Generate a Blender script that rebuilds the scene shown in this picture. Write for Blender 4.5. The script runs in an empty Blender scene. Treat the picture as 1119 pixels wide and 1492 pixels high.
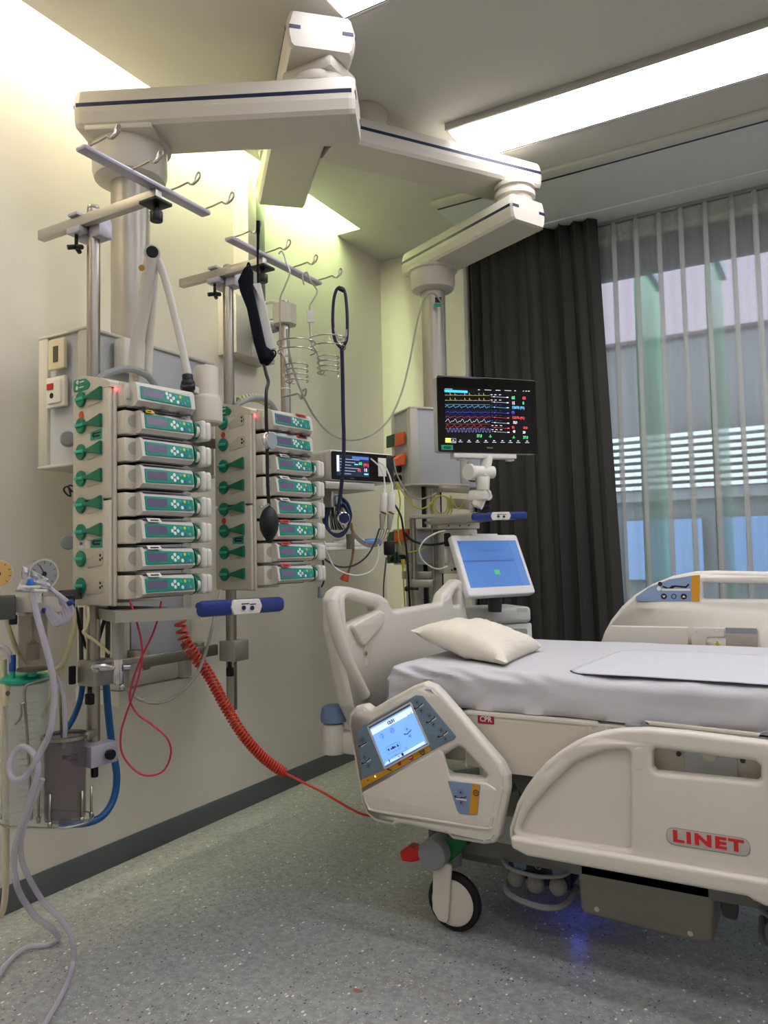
import bpy, bmesh, math, random
from mathutils import Vector as V, Matrix as Mx
rnd = random.Random(11)
SC = bpy.context.scene
COL = SC.collection
PI = math.pi
R = math.radians

# ---------------------------------------------------------------- camera model (also used to read sizes off the photograph)
FPX = 1125.76; YAW, PITCH, ROLL = R(30.0738), R(3.29284), R(1.20248)
CAM = V((0, 0, 1.10))
_F = V((-math.sin(YAW)*math.cos(PITCH), math.cos(YAW)*math.cos(PITCH), math.sin(PITCH)))
_r = V((math.cos(YAW), math.sin(YAW), 0)); _d = -_r.cross(_F)
_c, _s = math.cos(ROLL), math.sin(ROLL)
CR = _c*_r + _s*_d; CD = -_s*_r + _c*_d; CF = _F
def ray(x, y): return CR*((x-559.5)/FPX) + CD*((y-746)/FPX) + CF
def H(x, y, ax, val):
    d = ray(x, y); i = 'xyz'.index(ax); return CAM + d*((val-CAM[i])/d[i])
def D(x, y, z): return CAM + ray(x, y)*z

# ---------------------------------------------------------------- materials
MATS = {}
def lin(c):
    return tuple((x/12.92 if x <= .04045 else ((x+.055)/1.055)**2.4) for x in c)
def hexc(h): return lin(tuple(int(h[i:i+2], 16)/255 for i in (0, 2, 4)))
def mat(name, col, rough=.45, metal=0, emit=0, trans=0, alpha=1, ior=1.45, spec=.5, coat=0, ecol=None):
    if name in MATS: return MATS[name]
    m = bpy.data.materials.new(name); m.use_nodes = True
    b = m.node_tree.nodes['Principled BSDF']; c = hexc(col)
    b.inputs['Base Color'].default_value = (*c, 1)
    b.inputs['Roughness'].default_value = rough
    b.inputs['Metallic'].default_value = metal
    b.inputs['Transmission Weight'].default_value = trans
    b.inputs['Alpha'].default_value = alpha
    b.inputs['IOR'].default_value = ior
    b.inputs['Specular IOR Level'].default_value = spec
    b.inputs['Coat Weight'].default_value = coat
    if emit:
        b.inputs['Emission Color'].default_value = (*(hexc(ecol) if ecol else c), 1)
        b.inputs['Emission Strength'].default_value = emit
    MATS[name] = m
    return m
def noise_bump(m, scale, strength, dist=.002, detail=3, stretch=None):
    nt = m.node_tree; b = nt.nodes['Principled BSDF']
    tc = nt.nodes.new('ShaderNodeTexCoord'); n = nt.nodes.new('ShaderNodeTexNoise'); bu = nt.nodes.new('ShaderNodeBump')
    n.inputs['Scale'].default_value = scale; n.inputs['Detail'].default_value = detail
    bu.inputs['Strength'].default_value = strength; bu.inputs['Distance'].default_value = dist
    if stretch:
        mp = nt.nodes.new('ShaderNodeMapping'); mp.inputs['Scale'].default_value = stretch
        nt.links.new(tc.outputs['Object'], mp.inputs['Vector']); nt.links.new(mp.outputs['Vector'], n.inputs['Vector'])
    else: nt.links.new(tc.outputs['Object'], n.inputs['Vector'])
    nt.links.new(n.outputs['Fac'], bu.inputs['Height']); nt.links.new(bu.outputs['Normal'], b.inputs['Normal'])
    return m

# ---------------------------------------------------------------- mesh building
_shape_cache = {}
def _rbox(d, b, seg):
    k = (tuple(round(x, 5) for x in d), b, seg)
    if k in _shape_cache: return _shape_cache[k]
    bm = bmesh.new(); bmesh.ops.create_cube(bm, size=1)
    for v in bm.verts: v.co = V((v.co.x*d[0], v.co.y*d[1], v.co.z*d[2]))
    bmesh.ops.bevel(bm, geom=bm.edges[:], offset=min(b, min(d)*.49), segments=seg, affect='EDGES', profile=.5)
    bm.verts.index_update()
    r = ([v.co.copy() for v in bm.verts], [[v.index for v in f.verts] for f in bm.faces]); bm.free()
    _shape_cache[k] = r
    return r
def frame_of(z):
    z = z.normalized(); a = V((0, 0, 1)) if abs(z.z) < .9 else V((1, 0, 0))
    x = a.cross(z).normalized(); return x, z.cross(x)
def catmull(P, n=8, closed=False):
    P = [V(p) for p in P]; out = []; L = len(P)
    if L < 3: return P
    rng = range(L if closed else L-1)
    for i in rng:
        if closed: a, b, c, d = P[i-1], P[i], P[(i+1) % L], P[(i+2) % L]
        else: a, b, c, d = P[max(i-1, 0)], P[i], P[i+1], P[min(i+2, L-1)]
        for k in range(n):
            t = k/n
            out.append(.5*((2*b)+(c-a)*t+(2*a-5*b+4*c-d)*t*t+(3*b-a-3*c+d)*t**3))
    if not closed: out.append(P[-1])
    return out
def fillet(pts, r, n=5):
    out = []; L = len(pts)
    for i in range(L):
        a, b, c = V(pts[i-1]), V(pts[i]), V(pts[(i+1) % L])
        rr = r[i] if isinstance(r, (list, tuple)) else r
        u, w = (a-b), (c-b); lu, lw = u.length, w.length
        if rr <= 0 or lu < 1e-6 or lw < 1e-6: out.append(b); continue
        u /= lu; w /= lw; ang = u.angle(w)
        if ang > 3.0: out.append(b); continue
        t = min(rr/math.tan(ang/2), lu*.48, lw*.48)
        p, q = b+u*t, b+w*t
        for k in range(n+1):
            s = k/n
            out.append((1-s)**2*p+2*s*(1-s)*b+s*s*q)
    return out
_tmp_cache = {}
def _eval_curve(cu):
    ob = bpy.data.objects.new('tmp', cu); COL.objects.link(ob)
    dg = bpy.context.evaluated_depsgraph_get(); dg.update()
    me = ob.evaluated_get(dg).to_mesh()
    r = ([v.co.copy() for v in me.vertices], [list(p.vertices) for p in me.polygons])
    ob.evaluated_get(dg).to_mesh_clear()
    bpy.data.objects.remove(ob); bpy.data.curves.remove(cu)
    return r
def plate_geo(outlines, thick, bevel, seg=2):
    cu = bpy.data.curves.new('tmp', 'CURVE'); cu.dimensions = '2D'; cu.fill_mode = 'BOTH'
    cu.extrude = max(thick/2-bevel, .0001); cu.bevel_depth = bevel; cu.bevel_resolution = seg; cu.offset = -bevel
    for o in outlines:
        sp = cu.splines.new('POLY'); sp.points.add(len(o)-1); sp.use_cyclic_u = True
        for p, q in zip(sp.points, o): p.co = (q[0], q[1], 0, 1)
    return _eval_curve(cu)
def text_geo(s, size, bold=0, align='CENTER', ex=.0003, sx=1, gap=1):
    k = (s, size, bold, align, ex, sx, gap)
    if k in _tmp_cache: return _tmp_cache[k]
    cu = bpy.data.curves.new('tmp', 'FONT'); cu.body = s; cu.size = size; cu.offset = bold; cu.extrude = ex; cu.resolution_u = 2
    cu.space_character = gap; cu.align_x = align; cu.align_y = 'CENTER'
    g = _eval_curve(cu)
    g = ([V((v.x*sx, v.y, v.z)) for v in g[0]], g[1])
    _tmp_cache[k] = g
    return g
def basis(o, u, v, w):
    m = Mx.Identity(4)
    for i, a in enumerate((u, v, w, o)):
        for j in range(3): m[j][i] = a[j]
    return m
def planeY(y, x=0, z=0): return basis((x, y, z), (1, 0, 0), (0, 0, 1), (0, -1, 0))   # looks towards -y
def planeX(x, y=0, z=0): return basis((x, y, z), (0, 1, 0), (0, 0, 1), (1, 0, 0))    # looks towards +x

class MB:
    def __init__(s, T=None): s.v = []; s.f = []; s.m = []; s.sm = []; s.T = T or Mx.Identity(4)
    def add(s, vs, fs, mi=0, smooth=False, M=None):
        n = len(s.v); T = s.T @ M if M is not None else s.T
        s.v += [T @ V(p) for p in vs]
        for f in fs: s.f.append([n+i for i in f]); s.m.append(mi); s.sm.append(smooth)
        return s
    def box(s, lo, hi, b=0, mi=0, seg=2, M=None):
        c = [(lo[i]+hi[i])/2 for i in range(3)]; d = [abs(hi[i]-lo[i]) for i in range(3)]
        if b: vs, fs = _rbox(d, b, seg)
        else:
            vs = [V((x*d[0]/2, y*d[1]/2, z*d[2]/2)) for x in (-1, 1) for y in (-1, 1) for z in (-1, 1)]
            fs = [(0, 1, 3, 2), (4, 6, 7, 5), (0, 4, 5, 1), (2, 3, 7, 6), (0, 2, 6, 4), (1, 5, 7, 3)]
        T = Mx.Translation(c)
        return s.add(vs, fs, mi, bool(b), M @ T if M is not None else T)
    def bar(s, p, q, w, h, b=0, mi=0, up=(0, 0, 1)):
        p, q = V(p), V(q); z = (q-p); L = z.length; z.normalize(); x = V(up).cross(z)
        if x.length < 1e-5: x = V((1, 0, 0))
        x.normalize(); y = z.cross(x)
        return s.box((-w/2, -h/2, 0), (w/2, h/2, L), b, mi, 2, basis(p, x, y, z))
    def cyl(s, p, q, r, r2=None, n=20, mi=0, caps=True, bev=0):
        p, q = V(p), V(q); r2 = r if r2 is None else r2; L = (q-p).length; ax = (q-p).normalized()
        prof = [(r, 0), (r2, L)]
        if bev: prof = [(max(r-bev, 1e-4), 0), (r-bev*.3, bev*.3), (r, bev), (r2, L-bev), (r2-bev*.3, L-bev*.3), (max(r2-bev, 1e-4), L)]
        return s.lathe(prof, p, ax, n, mi, caps)
    def lathe(s, prof, o, ax=(0, 0, 1), n=24, mi=0, caps=True):
        x, y = frame_of(V(ax)); ax = V(ax).normalized(); o = V(o); vs = []; fs = []
        for r, h in prof:
            for k in range(n):
                a = 2*PI*k/n; vs.append(o+ax*h+(x*math.cos(a)+y*math.sin(a))*r)
        for i in range(len(prof)-1):
            for k in range(n): fs.append((i*n+k, i*n+(k+1) % n, (i+1)*n+(k+1) % n, (i+1)*n+k))
        s.add(vs, fs, mi, True)
        if caps:
            m = len(prof)-1
            s.add(vs[:n], [tuple(range(n))[::-1]], mi, False); s.add(vs[m*n:], [tuple(range(n))], mi, False)
        return s
    def tube(s, P, r, n=8, mi=0, closed=False, smooth=8, caps=True):
        P = catmull(P, smooth, closed) if smooth else [V(p) for p in P]
        L = len(P); vs = []; fs = []; px = None
        for i in range(L):
            if closed: t = P[(i+1) % L]-P[i-1]
            else: t = P[min(i+1, L-1)]-P[max(i-1, 0)]
            if t.length < 1e-9: t = V((0, 0, 1))
            t.normalize()
            if px is None: px, _ = frame_of(t)
            px = (px-t*px.dot(t))
            if px.length < 1e-6: px, _ = frame_of(t)
            px.normalize(); py = t.cross(px); rr = r[min(int(i*len(r)/L), len(r)-1)] if isinstance(r, list) else r
            for k in range(n):
                a = 2*PI*k/n; vs.append(P[i]+(px*math.cos(a)+py*math.sin(a))*rr)
        for i in range(L if closed else L-1):
            j = (i+1) % L
            for k in range(n): fs.append((i*n+k, i*n+(k+1) % n, j*n+(k+1) % n, j*n+k))
        if caps and not closed: fs += [tuple(range(n))[::-1], tuple(range((L-1)*n, L*n))]
        return s.add(vs, fs, mi, True)
    def ball(s, c, r, mi=0, n=16, m=10):
        r = (r, r, r) if not isinstance(r, (tuple, list)) else r; vs = []; fs = []
        for i in range(m+1):
            t = PI*i/m
            for k in range(n):
                a = 2*PI*k/n; vs.append((c[0]+r[0]*math.sin(t)*math.cos(a), c[1]+r[1]*math.sin(t)*math.sin(a), c[2]+r[2]*math.cos(t)))
        for i in range(m):
            for k in range(n): fs.append((i*n+k, (i+1)*n+k, (i+1)*n+(k+1) % n, i*n+(k+1) % n))
        return s.add(vs, fs, mi, True)
    def prism(s, sec, a, b, M=None, mi=0, smooth=False):     # section in (u, v), extruded along w from a to b
        n = len(sec); vs = [(p[0], p[1], a) for p in sec]+[(p[0], p[1], b) for p in sec]
        fs = [tuple(range(n))[::-1], tuple(range(n, 2*n))]+[(i, (i+1) % n, n+(i+1) % n, n+i) for i in range(n)]
        return s.add(vs, fs, mi, smooth, M)
    def plate(s, outlines, thick, bevel, M=None, mi=0, seg=2):
        vs, fs = plate_geo(outlines, thick, bevel, seg)
        return s.add(vs, fs, mi, bevel > 0, M)
    def poly(s, pts, z=0, mi=0, M=None): return s.add([(p[0], p[1], z) for p in pts], [tuple(range(len(pts)))], mi, False, M)
    def rect(s, x0, y0, x1, y1, z=0, mi=0, M=None, t=.0006):
        return s.box((min(x0, x1), min(y0, y1), z), (max(x0, x1), max(y0, y1), z+t), 0, mi, M=M)
    def disc(s, x, y, r, z=0, mi=0, n=14, t=.0006, M=None):
        return s.prism([(x+r*math.cos(2*PI*k/n), y+r*math.sin(2*PI*k/n)) for k in range(n)], z, z+t, M, mi)
    def ring(s, x, y, r, w, z=0, mi=0, n=18, M=None):
        pts = [(x+r*math.cos(2*PI*k/n), y+r*math.sin(2*PI*k/n)) for k in range(n+1)]
        return s.line(pts, w, z, mi, M)
    def line(s, pts, w, z=0, mi=0, M=None):
        for a, b in zip(pts[:-1], pts[1:]):
            a, b = V((a[0], a[1])), V((b[0], b[1])); t = b-a
            if t.length < 1e-7: continue
            t.normalize(); e = t*w*.25; n = V((-t.y, t.x))*w/2; a = a-e; b = b+e
            s.add([(*(a+n), z), (*(a-n), z), (*(b-n), z), (*(b+n), z)], [(0, 1, 2, 3)], mi, False, M)
        return s
    def text(s, t, x, y, size, z=0, mi=0, bold=0, align='CENTER', sx=1, M=None, ex=.0003, gap=1):
        vs, fs = text_geo(t, size, bold, align, ex, sx, gap); T = Mx.Translation((x, y, z+ex))
        return s.add(vs, fs, mi, False, M @ T if M is not None else T)

WM = {}
def setp(o, label=None, cat=None, group=None, kind=None):
    if label: o['label'] = label
    if cat: o['category'] = cat
    if group: o['group'] = group
    if kind: o['kind'] = kind
    return o
def thing(name, label, cat, loc=(0, 0, 0), group=None):
    o = bpy.data.objects.new(name, None); COL.objects.link(o); o.location = loc; o.empty_display_size = .05
    WM[o.name] = Mx.Translation(loc); return setp(o, label, cat, group)
def build(mb, name, mats, parent=None, label=None, cat=None, group=None, kind=None, auto=35):
    me = bpy.data.meshes.new(name)
    if parent is None:
        lo = [min(v[i] for v in mb.v) for i in range(3)]; hi = [max(v[i] for v in mb.v) for i in range(3)]
        T = Mx.Translation(((lo[0]+hi[0])/2, (lo[1]+hi[1])/2, lo[2]))
    else: T = WM[parent.name]
    I = T.inverted()
    me.from_pydata([tuple(I @ v) for v in mb.v], [], mb.f); me.update()
    if not isinstance(mats, (list, tuple)): mats = [mats]
    for m in mats: me.materials.append(m)
    me.polygons.foreach_set('material_index', mb.m); me.polygons.foreach_set('use_smooth', mb.sm)
    if any(mb.sm):
        bm = bmesh.new(); bm.from_mesh(me); bmesh.ops.remove_doubles(bm, verts=bm.verts, dist=1e-6)
        for e in bm.edges:
            if len(e.link_faces) == 2 and e.calc_face_angle(0) > R(auto): e.smooth = False
        bmesh.ops.recalc_face_normals(bm, faces=bm.faces)
        bm.to_mesh(me); bm.free()
    o = bpy.data.objects.new(name, me); COL.objects.link(o)
    if parent is None: o.location = T.to_translation()
    else: o.parent = parent
    WM[o.name] = T
    return setp(o, label, cat, group, kind)
def copy_tree(o, parent=None):
    c = o.copy(); COL.objects.link(c)
    if parent: c.parent = parent
    for ch in list(o.children): copy_tree(ch, c)
    return c
def cable(name, label, cat, pts, r, m, n=8, sm=8, group=None, kind=None):
    P = [D(*p) if len(p) == 3 and not isinstance(p, V) else V(p) for p in pts]
    return build(MB().tube(P, r, n, 0, False, sm), name, m, None, label, cat, group, kind)

# ---------------------------------------------------------------- palette
BEDW = mat('bed_shell', 'ddd8cd', .38, coat=.15)
BEDW2 = mat('bed_beam', 'd3cdbf', .45)
PLW = mat('white_plastic', 'dedbd2', .4)
PLW2 = mat('pump_shell', 'd2cec4', .42)
RACKW = mat('rack_shell', 'cfc9b8', .45)
ARMW = mat('arm_paint', 'cbc6ba', .42)
PANEL = mat('console_panel', 'b9bbbd', .5)
CONS = mat('console_shell', 'c4c1b4', .5)
STEEL = mat('brushed_steel', 'a7a298', .32, 1)
CHROME = mat('chrome', 'd8d8d8', .14, 1)
ALU = mat('aluminium', 'b6b3aa', .42, .75)
LAV = mat('lavender_aluminium', 'b9b5c2', .42, .3)
GREYP = mat('grey_plastic', '8d9092', .45)
DKGREY = mat('dark_grey_plastic', '4b4a47', .5)
BLACK = mat('black_plastic', '0c0c0d', .4)
RUB = mat('black_rubber', '161514', .6)
NAVY = mat('navy_stripe', '131a40', .4)
NAVYT = mat('navy_tube', '141b3e', .4)
BLUEH = mat('blue_handle', '1d3279', .35)
TEAL = mat('teal_panel', '0d8f7c', .35)
GREENK = mat('green_knob', '0b7f5c', .3)
GREENL = mat('green_lever', '0a6a4c', .35)
KEYW = mat('key_white', 'e6ebe8', .4)
KEYY = mat('key_yellow', 'd9cf4a', .4)
KEYB = mat('key_blue', '3a63b8', .4)
KEYG = mat('key_green', '29b39b', .4)
LCD = mat('dark_lcd', '4c4356', .25, emit=.12, ecol='5a5470')
LCDT = mat('lcd_text', '9a92b8', .4, emit=.25, ecol='8a86c0')
ORANGE = mat('orange_sticker', 'd2481d', .4)
STKG = mat('green_sticker', '1f9c7a', .45)
INK = mat('ink', '1a1a1c', .6)
STKW = mat('white_sticker', 'e2e0da', .5)
STKR = mat('red_sticker', 'd03a40', .5)
STKY = mat('yellow_sticker', 'e0c52e', .5)
REDT = mat('red_cord', 'c23a22', .4)
PINK = mat('red_line', 'b32b45', .4)
BLUET = mat('blue_hose', '185a92', .35)
GREYC = mat('grey_cable', '9a988e', .5)
DKC = mat('dark_cable', '3c4046', .5)
WHC = mat('white_cable', 'd9d9d2', .5)
YELC = mat('yellow_green_cable', 'b3b53f', .5)
YELT = mat('yellow_tubing', 'd8cfa0', .35)
GLASSY = mat('clear_cover', 'c9cccb', .08, alpha=.35)
SMOKE = mat('smoked_plastic', '8f8475', .12, alpha=.27)
SMOKE2 = mat('smoked_grey_plastic', '6f6466', .12, alpha=.4)
CLEAR = mat('clear_plastic', 'ccd2cc', .12, alpha=.22)
TUBEM = mat('clear_tubing', 'ccc6d4', .18, alpha=.5)
SOCKO = mat('orange_socket', 'dc5a20', .45)
SOCKG = mat('green_socket', '174d33', .45)
SOCKC = mat('cream_socket', 'd6cba8', .45)
SOCKW = mat('white_socket', 'dcd8cc', .45)
REDP = mat('red_plastic', 'b3201f', .4)
BEDBLUE = mat('pad_blue_grey', '6f8496', .45)
BEDBLUE2 = mat('pad_light_blue', '8196b8', .45)
BEDYEL = mat('pad_ochre', 'cf9420', .45)
# ================================================================ ROOM
WX, FY, CZ = -2.307, 4.0, 2.892
RX, NY, WY2 = 2.5, -1.5, 4.32
wallm = noise_bump(mat('wall_paint', 'e4dfd3', .75, spec=.25), 160, .25, .001, 4)
ceilm = mat('ceiling_paint', 'd6d3cb', .8, spec=.2)
ceilm2 = mat('ceiling_panel', 'e2e5e3', .7, spec=.2)
def floor_mat():
    m = mat('speckled_vinyl', '8b8e88', .34, spec=.4); nt = m.node_tree; b = nt.nodes['Principled BSDF']; L = nt.links
    tc = nt.nodes.new('ShaderNodeTexCoord')
    def vor(scale, lo, stretch=(1, 1, 1), rot=0):
        mp = nt.nodes.new('ShaderNodeMapping'); mp.inputs['Scale'].default_value = stretch; mp.inputs['Rotation'].default_value = (0, 0, rot)
        L.new(tc.outputs['Object'], mp.inputs['Vector'])
        v = nt.nodes.new('ShaderNodeTexVoronoi'); v.inputs['Scale'].default_value = scale; L.new(mp.outputs['Vector'], v.inputs['Vector'])
        sep = nt.nodes.new('ShaderNodeSeparateColor'); L.new(v.outputs['Color'], sep.inputs['Color'])
        g = nt.nodes.new('ShaderNodeMath'); g.operation = 'GREATER_THAN'; g.inputs[1].default_value = lo; L.new(sep.outputs['Red'], g.inputs[0])
        d = nt.nodes.new('ShaderNodeMath'); d.operation = 'LESS_THAN'; d.inputs[1].default_value = .36; L.new(v.outputs['Distance'], d.inputs[0])
        o = nt.nodes.new('ShaderNodeMath'); o.operation = 'MULTIPLY'; L.new(g.outputs[0], o.inputs[0]); L.new(d.outputs[0], o.inputs[1])
        return o.outputs[0]
    n = nt.nodes.new('ShaderNodeTexNoise'); n.inputs['Scale'].default_value = 55; n.inputs['Detail'].default_value = 6; L.new(tc.outputs['Object'], n.inputs['Vector'])
    rp = nt.nodes.new('ShaderNodeValToRGB'); rp.color_ramp.elements[0].position = .35; rp.color_ramp.elements[1].position = .68
    rp.color_ramp.elements[0].color = (*hexc('8b8d8d'), 1); rp.color_ramp.elements[1].color = (*hexc('a5a7a5'), 1)
    L.new(n.outputs['Fac'], rp.inputs['Fac']); prev = rp.outputs['Color']
    for sc, lo, col, st, ro in ((125, .955, 'd8d8d0', (1, 1.8, 1), .6), (95, .955, '3a3c3a', (1.6, 1, 1), .2), (190, .93, 'c9cac2', (1, 1, 1), 0), (170, .95, '5a5d5f', (1, 1.4, 1), 1.1), (70, .965, 'e8e8e2', (1.5, 1, 1), 2)):
        f = vor(sc, lo, st, ro); mx = nt.nodes.new('ShaderNodeMix'); mx.data_type = 'RGBA'
        L.new(f, mx.inputs['Factor']); L.new(prev, mx.inputs['A']); mx.inputs['B'].default_value = (*hexc(col), 1); prev = mx.outputs['Result']
    L.new(prev, b.inputs['Base Color'])
    return m
floorm = floor_mat()
basem = noise_bump(mat('baseboard_vinyl', '5d6165', .45), 90, .1)
def struct(name, mb, m): return build(mb, name, m, None, kind='structure')
struct('floor', MB().box((WX-.1, NY, -.06), (RX, WY2+.1, 0)), floorm)
struct('wall_left', MB().box((WX-.1, NY, 0), (WX, WY2+.1, 3.25)), wallm)
struct('wall_back', MB().box((WX, FY, 0), (-1.76, WY2+.1, CZ)), wallm)
w = MB().box((-1.76, WY2-.06, 0), (RX, WY2+.06, .10)).box((-1.76, WY2-.06, 2.80), (RX, WY2+.06, CZ)).box((1.75, WY2-.06, .1), (RX, WY2+.06, 2.8))
struct('wall_window', w, wallm)
struct('wall_right', MB().box((RX, NY, 0), (RX+.1, WY2+.1, 3.25)), wallm)
struct('wall_front', MB().box((WX-.1, NY-.1, 0), (RX+.1, NY, 3.25)), wallm)
SX, SY = -2.155, 3.527
c = MB().box((SX, NY, CZ), (RX, 3.53, CZ+.06)).box((WX, SY, CZ), (SX, FY, CZ+.06)).box((SX, 3.53, CZ), (-1.70, FY, CZ+.06))
struct('ceiling', c, ceilm)
struct('trim_1', MB().box((SX, NY, CZ+.0601), (SX+.03, FY, 3.25)).box((WX, SY, CZ+.0601), (SX, SY+.03, 3.25)).box((WX-.1, NY, 3.25), (SX+.03, FY, 3.3)), ceilm)
struct('trim_2', MB().box((-1.70, 3.53, CZ), (RX, 4.005, CZ+.06)), ceilm2)
struct('trim_3', MB().box((-1.76, 4.012, CZ-.004), (RX, WY2+.1, CZ+.06)), ceilm2)
# white ceiling rail with its dark groove
struct('trim_4', MB().box((-1.685, 3.435, CZ-.018), (RX, 3.505, CZ), .003), mat('rail_white', 'd6d3ca', .5))
struct('trim_5', MB().box((-1.68, 3.5055, CZ-.015), (RX, 3.523, CZ)), BLACK)
struct('baseboard_left', MB().box((WX, NY, 0), (WX+.006, FY, .088), .002), basem)
struct('baseboard_back', MB().box((WX+.006, FY-.006, 0), (-1.76, FY, .088), .002), basem)

# window: frame, mullions and one pane per bay
frm = mat('window_frame_grey', '4a5254', .45, .3)
glassm = mat('window_glass', 'e4efee', .02, trans=1, ior=1.02, spec=.3)
bays = [-1.74, .16, 1.62]
for i in range(2):
    a, b = bays[i], bays[i+1]
    f = MB().box((a, WY2-.05, .10), (a+.05, WY2+.05, 2.8), .004).box((b-.05, WY2-.05, .10), (b, WY2+.05, 2.8), .004)
    f.box((a+.05, WY2-.05, .10), (b-.05, WY2+.05, .17), .004).box((a+.05, WY2-.05, 2.62), (b-.05, WY2+.05, 2.8), .004)
    wf = build(f, 'window_%d' % (i+1), frm, None, kind='structure')
    build(MB().box((a+.05, WY2-.006, .17), (b-.05, WY2+.006, 2.62)), 'pane', glassm, wf)

# ---------------------------------------------------------------- ceiling lights
diff1 = mat('light_diffuser', 'fffdf8', .5, emit=3.1, ecol='fdfaff')
diff2 = mat('light_diffuser_dim', 'f4f2ff', .5, emit=2.2, ecol='f8f6ff')
lframe = mat('light_frame', 'b9b8b0', .4, .4)
def panel(name, label, x0, x1, y0, y1, dm):
    t = thing(name, label, 'light', ((x0+x1)/2, (y0+y1)/2, CZ))
    z0 = CZ-.03
    f = MB().box((x0, y0, z0), (x1, y0+.012, CZ), .002).box((x0, y1-.012, z0), (x1, y1, CZ), .002)
    f.box((x0, y0+.012, z0), (x0+.012, y1-.012, CZ), .002).box((x1-.012, y0+.012, z0), (x1, y1-.012, CZ), .002)
    build(f, 'frame', lframe, t)
    build(MB().box((x0+.012, y0+.012, z0+.006), (x1-.012, y1-.012, z0+.012)), 'diffuser', dm, t)
panel('ceiling_light', 'long bright ceiling light panel running above the bed towards the window', -1.315, 1.3, 2.84, 3.15, diff1)
panel('ceiling_light', 'ceiling light panel of which only a corner shows beside the topmost arm joint', -1.315, 1.3, 1.76, 2.075, diff2)
diff3 = mat('light_diffuser_fill', 'f4f2ff', .5, emit=1.9, ecol='f8f6ff')  # unseen panels above and behind the camera, added as frontal fill light
panel('ceiling_light', 'unseen ceiling light panel above the camera, added for frontal fill', -1.315, 1.3, .68, .995, diff3)
panel('ceiling_light', 'unseen ceiling light panel behind the camera, added for frontal fill', -1.315, 1.3, -.40, -.085, diff3)
# tubes in the ceiling slot that wash the left wall
t1 = mat('tube_warm', 'fff3d8', .5, emit=36, ecol='fff4e0')
t2 = mat('tube_green', 'eaffd0', .5, emit=48, ecol='dff8b6')
for nm, y0, y1, mm, lb in (('light_tube', -1.2, .7, t1, 'warm white light tube in the ceiling slot above the left wall, at its near end'), ('light_tube', .8, 2.35, t1, 'warm white light tube in the ceiling slot above the left pump rack'), ('light_tube', 2.4, 3.5, t2, 'greenish light tube in the ceiling slot at its far end')):
    build(MB().cyl((-2.185, y0, 3.17), (-2.185, y1, 3.17), .014, n=10), nm, mm, None, lb, 'light', 'tubes in the ceiling slot')

# ---------------------------------------------------------------- curtains
def curtain_strip(path, z0, z1, nz, flare=0, jitter=0, yc=4.08):
    n = len(path); vs = []; fs = []
    for k in range(nz+1):
        t = k/nz; z = z1+(z0-z1)*t
        for i, (x, y) in enumerate(path):
            s = 1+.25*math.sin(t*2.2+i*.05)*t
            vs.append((x+flare*t*(x-path[0][0])/(path[-1][0]-path[0][0])+jitter*math.sin(i*.37+t*3)*t, yc+(y-yc)*s, z))
    for k in range(nz):
        for i in range(n-1): fs.append((k*n+i, (k+1)*n+i, (k+1)*n+i+1, k*n+i+1))
    return vs, fs
clothd = noise_bump(mat('charcoal_cloth', '45433f', .95, spec=.15), 420, .25, .001)
path = []; x = -1.77; N = 320
for i in range(N+1):
    t = i/N; xx = -1.77+.75*t
    ph = 2*PI*(10.6*t+.4*math.sin(5*t))
    amp = .026+.012*math.sin(9*t+1)
    path.append((xx+.012*math.sin(2*ph), 4.075+amp*math.sin(ph)+.006*math.sin(2.3*ph)))
vs, fs = curtain_strip(path, .03, CZ-.01, 14, .09, .004)
o = build(MB().add(vs, fs, 0, True), 'blackout_curtain', clothd, None, 'floor-length charcoal curtain gathered at the left of the window', 'curtain', auto=80)
sm = o.modifiers.new('thick', 'SOLIDIFY'); sm.thickness = .003
sheer = bpy.data.materials.new('sheer_voile'); sheer.use_nodes = True; nt = sheer.node_tree; nt.nodes.clear()
out = nt.nodes.new('ShaderNodeOutputMaterial'); tr = nt.nodes.new('ShaderNodeBsdfTransparent'); df = nt.nodes.new('ShaderNodeBsdfDiffuse'); tl = nt.nodes.new('ShaderNodeBsdfTranslucent')
m1 = nt.nodes.new('ShaderNodeMixShader'); m2 = nt.nodes.new('ShaderNodeMixShader'); lw = nt.nodes.new('ShaderNodeLayerWeight'); mr = nt.nodes.new('ShaderNodeMapRange')
df.inputs['Color'].default_value = (.92, .95, .94, 1); tl.inputs['Color'].default_value = (.92, .95, .94, 1); m1.inputs[0].default_value = .5
lw.inputs['Blend'].default_value = .42; mr.inputs['To Min'].default_value = .40; mr.inputs['To Max'].default_value = .8
nt.links.new(lw.outputs['Facing'], mr.inputs['Value']); nt.links.new(df.outputs[0], m1.inputs[1]); nt.links.new(tl.outputs[0], m1.inputs[2])
nt.links.new(mr.outputs['Result'], m2.inputs[0]); nt.links.new(tr.outputs[0], m2.inputs[1]); nt.links.new(m1.outputs[0], m2.inputs[2]); nt.links.new(m2.outputs[0], out.inputs['Surface'])
MATS['sheer_voile'] = sheer
path = []; x = -1.05; pitch = .113
while x < 1.2:
    wv = rnd.uniform(-.006, .006); dp = rnd.uniform(.034, .046); g = pitch+rnd.uniform(-.012, .012)
    for k in range(7): path.append((x+(g-.03)*k/6, 4.17+.006*math.sin(PI*k/6*2)+wv*math.sin(PI*k/6)))
    e = x+g-.03
    path += [(e+.024, 4.17-dp*.12), (e+.027, 4.17-dp*.22), (e+.004, 4.17-dp*.34), (e+.002, 4.17-dp*.44), (e+.026, 4.17-dp*.56), (e+.028, 4.17-dp*.66), (e+.010, 4.17-dp*.72), (e+.006, 4.17-dp*.30)]
    x += g
vs, fs = curtain_strip(path, .06, CZ-.035, 16, .03, .007, 4.17)
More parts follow.
